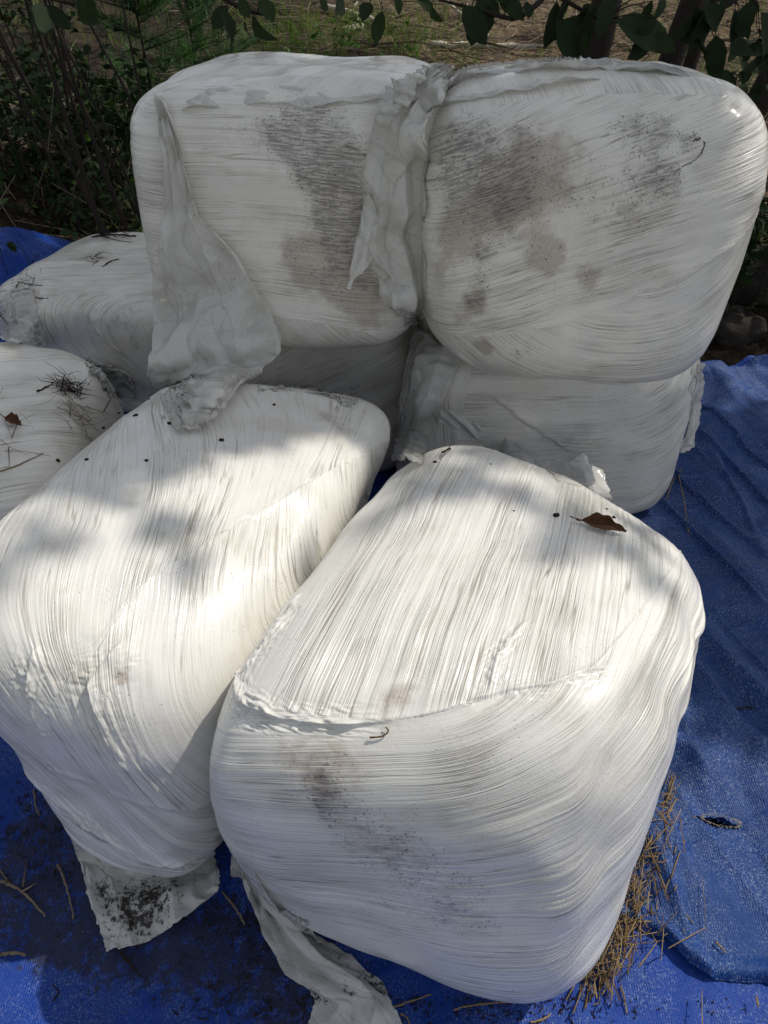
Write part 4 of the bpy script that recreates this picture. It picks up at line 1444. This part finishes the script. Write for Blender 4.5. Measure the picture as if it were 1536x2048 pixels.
def tree(base, trunk_pts, r, clusters, label, leaf_l=.075):
    root = empty('broadleaf_tree', base)
    tk, br, lf = MB(), MB(), MB()
    T = np.array(trunk_pts, float)
    P = catmull(T, np.linspace(0, len(T) - 1, 24))
    tk.tube(P, r, r * .45, 10, .12)
    for c, rad, n, stray in clusters:
        c = np.array(c)
        j = np.argmin(np.linalg.norm(P[8:] - c, axis=1) + .4 * np.abs(P[8:, 2] - c[2] + .6)) + 8
        mid = (P[j] + c) / 2 + rng.normal(0, .08, 3) + [0, 0, .08]
        br.tube(catmull(np.array([P[j], mid, c]), np.linspace(0, 2, 9)), r * .28, .004, 6, .2)
        for k in range(max(2, n // 9)):
            a = rng.normal(0, 1, 3)
            a = a / np.linalg.norm(a) * rad * rng.random() ** .4
            tip = c + a * np.array([1, 1, .75])
            br.tube([c - a * .1, (c + tip) / 2 + [0, 0, .02], tip], .004, .0015, 4)
            m = 9
            q = c + (tip - c) * rng.uniform(.3, 1.05, m)[:, None]
            if not stray:
                q = np.array([w for w in q if clear_of(w, LIT)]).reshape(-1, 3)
                m = len(q)
                if m == 0:
                    continue
            D = (tip - c) / (rad + 1e-6) + rng.normal(0, .8, (m, 3)) - [0, 0, .5]
            lf.leaves(q, D, rng.normal(0, .5, (m, 3)) + [0, 0, 1], leaf_l * rng.uniform(.7, 1.25, m), leaf_l * rng.uniform(.5, .7, m), .22, .3)
    tk.build('trunk', M['bark'], root)
    br.build('branches', M['bark'], root)
    lf.build('foliage', M['leaf_dark'], root)
    tag(root, label, 'tree')
    return root


# surfaces the photograph shows in shade, and the ones it shows in the sun (last number: clearance)
SHADED, LIT, FAR = [], [], []
for _ in range(520):
    q = np.array([rng.uniform(-4.2, 5.), 3.3 + 7.5 * rng.random(), 0.])
    if noise3(q[:1] * 1.1, q[1:2] * 1.1, q[:1] * 0, 77)[0] < (.64 if q[1] < 4.2 or q[0] < -2.2 else .30):
        FAR.append(q)
for poly, nn in ((((300, 190), (860, 180), (700, 105), (420, 130)), 60), (((880, 200), (1440, 190), (1350, 130), (950, 135)), 60), (((0, 600), (290, 600), (290, 440), (60, 540)), 45),
                 (((20, 700), (230, 790), (90, 880), (0, 930)), 30), (((330, 790), (620, 790), (700, 900), (420, 890), (200, 930), (120, 950)), 60),
                 (((1410, 760), (1536, 760), (1536, 1000), (1400, 1400), (1410, 1050)), 50), (((1400, 460), (1536, 450), (1536, 700), (1410, 700)), 30), (((1410, 1200), (1536, 1200), (1536, 1420), (1410, 1480)), 30)):
    P = np.array(poly, float)
    for _ in range(nn):
        w = rng.dirichlet(np.ones(len(P)) * .8)
        px, py = w @ P
        SHADED.append(np.array(hit(px, py)[0]))
for px, py in ((180, 560), (100, 790), (30, 300), (80, 400), (200, 250)):
    SHADED.append(gpt(px, py))
for px, py, rad in ((330, 990, .09), (420, 960, .11), (560, 930, .11), (640, 900, .09), (500, 1050, .13), (350, 1100, .12), (150, 1160, .12), (420, 1050, .13), (600, 980, .1), (60, 1060, .05), (200, 1250, .09), (330, 1300, .09), (480, 1180, .09), (600, 1040, .08), (60, 1250, .09),
                    (900, 900, .04), (800, 1050, .09), (1000, 1060, .05), (1100, 1010, .06), (1300, 1060, .05), (1150, 980, .04), (700, 1180, .1), (900, 1200, .11), (1100, 1220, .10), (1300, 1250, .09), (600, 1330, .1), (800, 1400, .12), (1000, 1400, .12), (1200, 1400, .12),
                    (1350, 1150, .05), (1380, 1300, .08), (1250, 1600, .1), (1150, 1700, .1), (800, 1520, .1),
                    (1515, 260, .09), (1525, 330, .09), (1505, 420, .09), (1480, 520, .09), (1530, 250, .08), (1515, 380, .09), (1495, 480, .09), (1462, 590, .08), (1435, 650, .07), (1310, 800, .07), (1250, 850, .06), (1350, 760, .07), (1380, 740, .05), (50, 768, .012), (80, 770, .01), (30, 768, .01),
                    (1450, 1620, .14), (1450, 1750, .15), (1400, 1900, .15), (1300, 1960, .12), (50, 1950, .15), (20, 1800, .1), (100, 2030, .12)):
    LIT.append(np.append(np.array(hit(px, py)[0]), rad))
LIT = np.array(LIT)
cl = []
for q in FAR:  # extra crown clusters put up the sun's path to shade the background
    q = q + np.array(SUN) * (rng.uniform(4.4, 6.2) / SUN.z)
    if clear_of(q, LIT + np.array([0, 0, 0, .3])):
        cl.append(q)
nfar = len(cl)
for s in SHADED:
    for rep in range(2):
        for _ in range(6):
            q = s + np.array(SUN) * ((rng.uniform(4.8, 6.2) - s[2]) / SUN.z) + rng.normal(0, .10, 3)
            if clear_of(q, LIT + np.array([0, 0, 0, .04])):
                cl.append(q)
                break
# stray sprays that throw the soft patches of shade on the two front bales
for px, py, nn in ((215, 1050, 2), (110, 1010, 2), (930, 965, 2), (870, 985, 1), (1230, 1095, 2), (1170, 1105, 1)):
    for _ in range(nn):
        cl.append(np.array(hit(px, py)[0]) + np.array(SUN) * rng.uniform(5.6, 6.4) + rng.normal(0, .05, 3))
cl = np.array(cl)
bases = [pt(1150, 120, 3.5), pt(1255, 120, 3.7), pt(1400, 150, 3.4), pt(1340, 110, 4.3), (4.6, 7.0, 0.), (6.4, 6.2, .0), (3.6, 9.8, .3), (6.6, 10.4, .3)]  # the last four trees are added to throw shade on the background
tops = [(1.5, 4.3, 5.3), (2.3, 4.6, 5.8), (3.4, 4.4, 5.6), (2.6, 5.4, 6.0), (4.4, 7.2, 5.6), (6.2, 6.4, 5.4), (2.6, 9.6, 5.8), (6.4, 10.2, 5.6)]
nstray = 10
labels = ['dark thick tree trunk behind the middle of the upper right bale', 'dark leaning tree trunk, second behind the upper right bale', 'dark tree trunk at the right edge behind the upper right bale', 'slender dark tree trunk set back between the trunks at right',
          'unseen tree added off to the right to shade the background', 'unseen tree added farthest to the right to shade the background', 'tree added at the far side of the brash to shade the background', 'unseen tree added at the far right corner to shade the background']
own = np.argmin(np.stack([np.hypot(cl[:, 0] - t[0], cl[:, 1] - t[1]) for t in tops], 1), 1)
for i in range(8):
    b = np.array(bases[i])
    t = np.array(tops[i])
    mid = b + (t - b) * .5 + np.array([rng.normal() * .08, .05, 0])
    tree(tuple(b), [b - [0, 0, .1], b + (t - b) * .25 + rng.normal(0, .04, 3), mid, t], (.075, .06, .065, .04, .08, .08, .08, .08)[i],
         [(cl[k], .42 if k < nfar else .20, 27 if k < nfar else 24, k >= len(cl) - nstray) for k in range(len(cl)) if own[k] == i], labels[i], .12 if i > 3 else .075)


# leafy boughs that hang into the top of the view
def bough(pix, Y, leaves, label, r=.010, leaf_l=.085):
    pts = np.array([at_y(a, b, Y + dy) for a, b, dy in pix])
    P = catmull(pts, np.linspace(0, len(pts) - 1, 16))
    root = empty('leafy_bough', P[0])
    br, lf = MB(), MB()
    br.tube(P, r, r * .4, 7, .2)
    for (px, py, qx, qy, w) in leaves:
        a, e = np.array(at_y(px, py, Y + rng.normal() * .04)), np.array(at_y(qx, qy, Y + rng.normal() * .04))
        L = np.linalg.norm(e - a)
        j = np.argmin(np.linalg.norm(P - a, axis=1))
        br.tube([P[j], (P[j] + a) / 2 + [0, 0, .01], a], .0022, .0014, 4)
        nrm = np.array([rng.normal() * .8, -1., .35 + rng.normal() * .5])
        lf.leaves(a[None], (e - a)[None], nrm[None], L, L * w, rng.uniform(.1, .5), rng.uniform(-.1, .4))
    br.build('branch', M['bark'], root)
    lf.build('foliage', M['leaf_dark'], root)
    tag(root, label, 'bough')


def spray(x0, x1, n, ylo, yhi, l0=55, l1=85):
    out = []
    for i in range(n):
        px = rng.uniform(x0, x1)
        py = rng.uniform(ylo, yhi)
        a = rng.normal(math.pi / 2, .55)
        l = rng.uniform(l0, l1)
        l *= rng.choice([.55, .8, 1., 1.25])
        out.append((px, py, px + l * math.cos(a), py + l * math.sin(a), rng.uniform(.42, .78)))
    return out


bough([(330, -60, .1), (420, -20, 0), (490, 20, 0), (545, 30, 0)], 2.6, [(440, 25, 480, 118, .62), (505, 28, 545, 92, .62), (415, -10, 412, 28, .6), (478, -5, 500, 36, .6), (520, 0, 548, 40, .7), (490, 40, 500, 82, .5), (455, 10, 425, 60, .6)], 'bough with large dark leaves hanging above the upper left bale')
bough([(620, -80, .1), (690, -30, 0), (760, -10, 0)], 2.6, [(740, 5, 725, 38, .7), (765, 20, 752, 92, .5), (790, -10, 800, 30, .6), (680, -20, 668, 26, .6), (640, -20, 655, 20, .6)], 'short bough with dark leaves at the top middle of the view')
bough([(1120, -40, .2), (1040, 34, 0), (960, 20, 0), (880, 0, 0)], 2.9, [(925, 10, 975, 88, .55), (950, 0, 1010, 30, .45), (830, -5, 870, 26, .5), (1000, -10, 1040, 24, .5), (860, 10, 880, 50, .5)] + spray(900, 1060, 4, -20, 20), 'nearly level bough with drooping leaves behind the upper right bale')
bough([(1060, -50, .1), (1130, 0, 0), (1200, 40, 0)], 2.7, [(1150, 45, 1103, 85, .3), (1170, 48, 1150, 118, .6), (1230, 40, 1350, 95, .45), (1290, 70, 1352, 100, .5)] + spray(1100, 1330, 10, -30, 50), 'bough with broad dark leaves between the trunks behind the upper right bale')
bough([(1560, -60, .1), (1470, 0, 0), (1400, 50, 0), (1360, 80, 0)], 2.9, spray(1370, 1530, 20, -20, 90, 50, 80), 'dark leafy bough at the top right corner')
bough([(1570, 60, .1), (1520, 110, .1), (1480, 150, .2)], 3.2, spray(1470, 1540, 10, 90, 180, 40, 60), 'lower dark leafy bough at the right edge')
bough([(40, -60, .1), (90, -10, 0), (150, 10, 0)], 3.0, spray(40, 170, 9, -30, 20, 40, 60), 'dark leafy bough at the top left corner')

for px, py, Y, n, h_, lab in ((230, 250, 4.0, 14, .55, 'low green herb in sun between the dark stems at left'), (330, 170, 4.3, 16, .6, 'bushy green herb behind the left shoulder of the upper left bale'), (110, 250, 4.0, 12, .5, 'sparse herb growing on the earth bank among the thin stems'),
                             (450, 80, 4.8, 16, .7, 'tall green herb under the bough with large leaves'), (720, 20, 7.5, 14, .7, 'far green herb at the edge of the brash'), (30, 120, 4.6, 16, .8, 'dark herb at the top of the earth bank in the left corner'),
                             (1010, 60, 5.6, 8, .4, 'small herb in the brash left of the tree trunks'), (1420, 140, 3.6, 14, .6, 'dark herb at the foot of the right-hand tree trunk')):
    canes('herb_plant', pt(px, py, Y), n, h_, (0, 0), .003, M['leaf_shade' if 'dark' in lab or 'earth bank' in lab else 'leaf_mid'], lab, 'plant', .055, 9, .28)

for px, py, Y, n, h_, lab in ((1180, 110, 4.4, 9, .75, 'dense dark bush filling the space behind the first trunk'), (1330, 120, 4.0, 9, .8, 'dense dark bush between the right-hand trunks'), (1500, 200, 3.5, 10, .95, 'tall dense dark bush right of the upper right bale'),
                             (1540, 420, 3.2, 8, .6, 'low dense dark bush at the right edge beside the shaded stones'), (100, 300, 3.9, 9, .7, 'dense dark bush low on the earth bank behind the bunched tarp'), (190, 200, 4.3, 9, .8, 'dense dark bush behind the leaning stems'),
                             (20, 60, 5.2, 9, 1.0, 'large dense dark bush in the top left corner')):
    canes('bush', pt(px, py, Y), n, h_, (0, 0), .005, M['leaf_shade'], lab, 'bush', .07, 22, .26)
# a tangle of bare dead stems over the dark ground at the left
for px, py, Y, lab in ((60, 330, 3.9, 'tangle of bare dead stems at the left edge above the tarp'), (200, 300, 3.7, 'tangle of bare dead stems left of the upper left bale'), (420, 90, 4.6, 'bare dead stems under the hanging leaves'), (1280, 120, 4.6, 'bare dead stems between the trunks at right')):
    b = np.array(pt(px, py, Y))
    mb = MB()
    for k in range(26):
        p = b + np.array([rng.normal() * .3, rng.normal() * .2, 0])
        d = np.array([rng.normal() * .7, rng.normal() * .4, rng.uniform(.2, 1.)])
        l = rng.uniform(.25, .9)
        mb.tube([p, p + d * l * .5 + rng.normal(0, .04, 3), p + d * l + rng.normal(0, .06, 3)], .0035 * rng.uniform(.5, 1.4), .001, 4)
    tag(mb.build('dead_stems', M['twig']), kind='stuff')
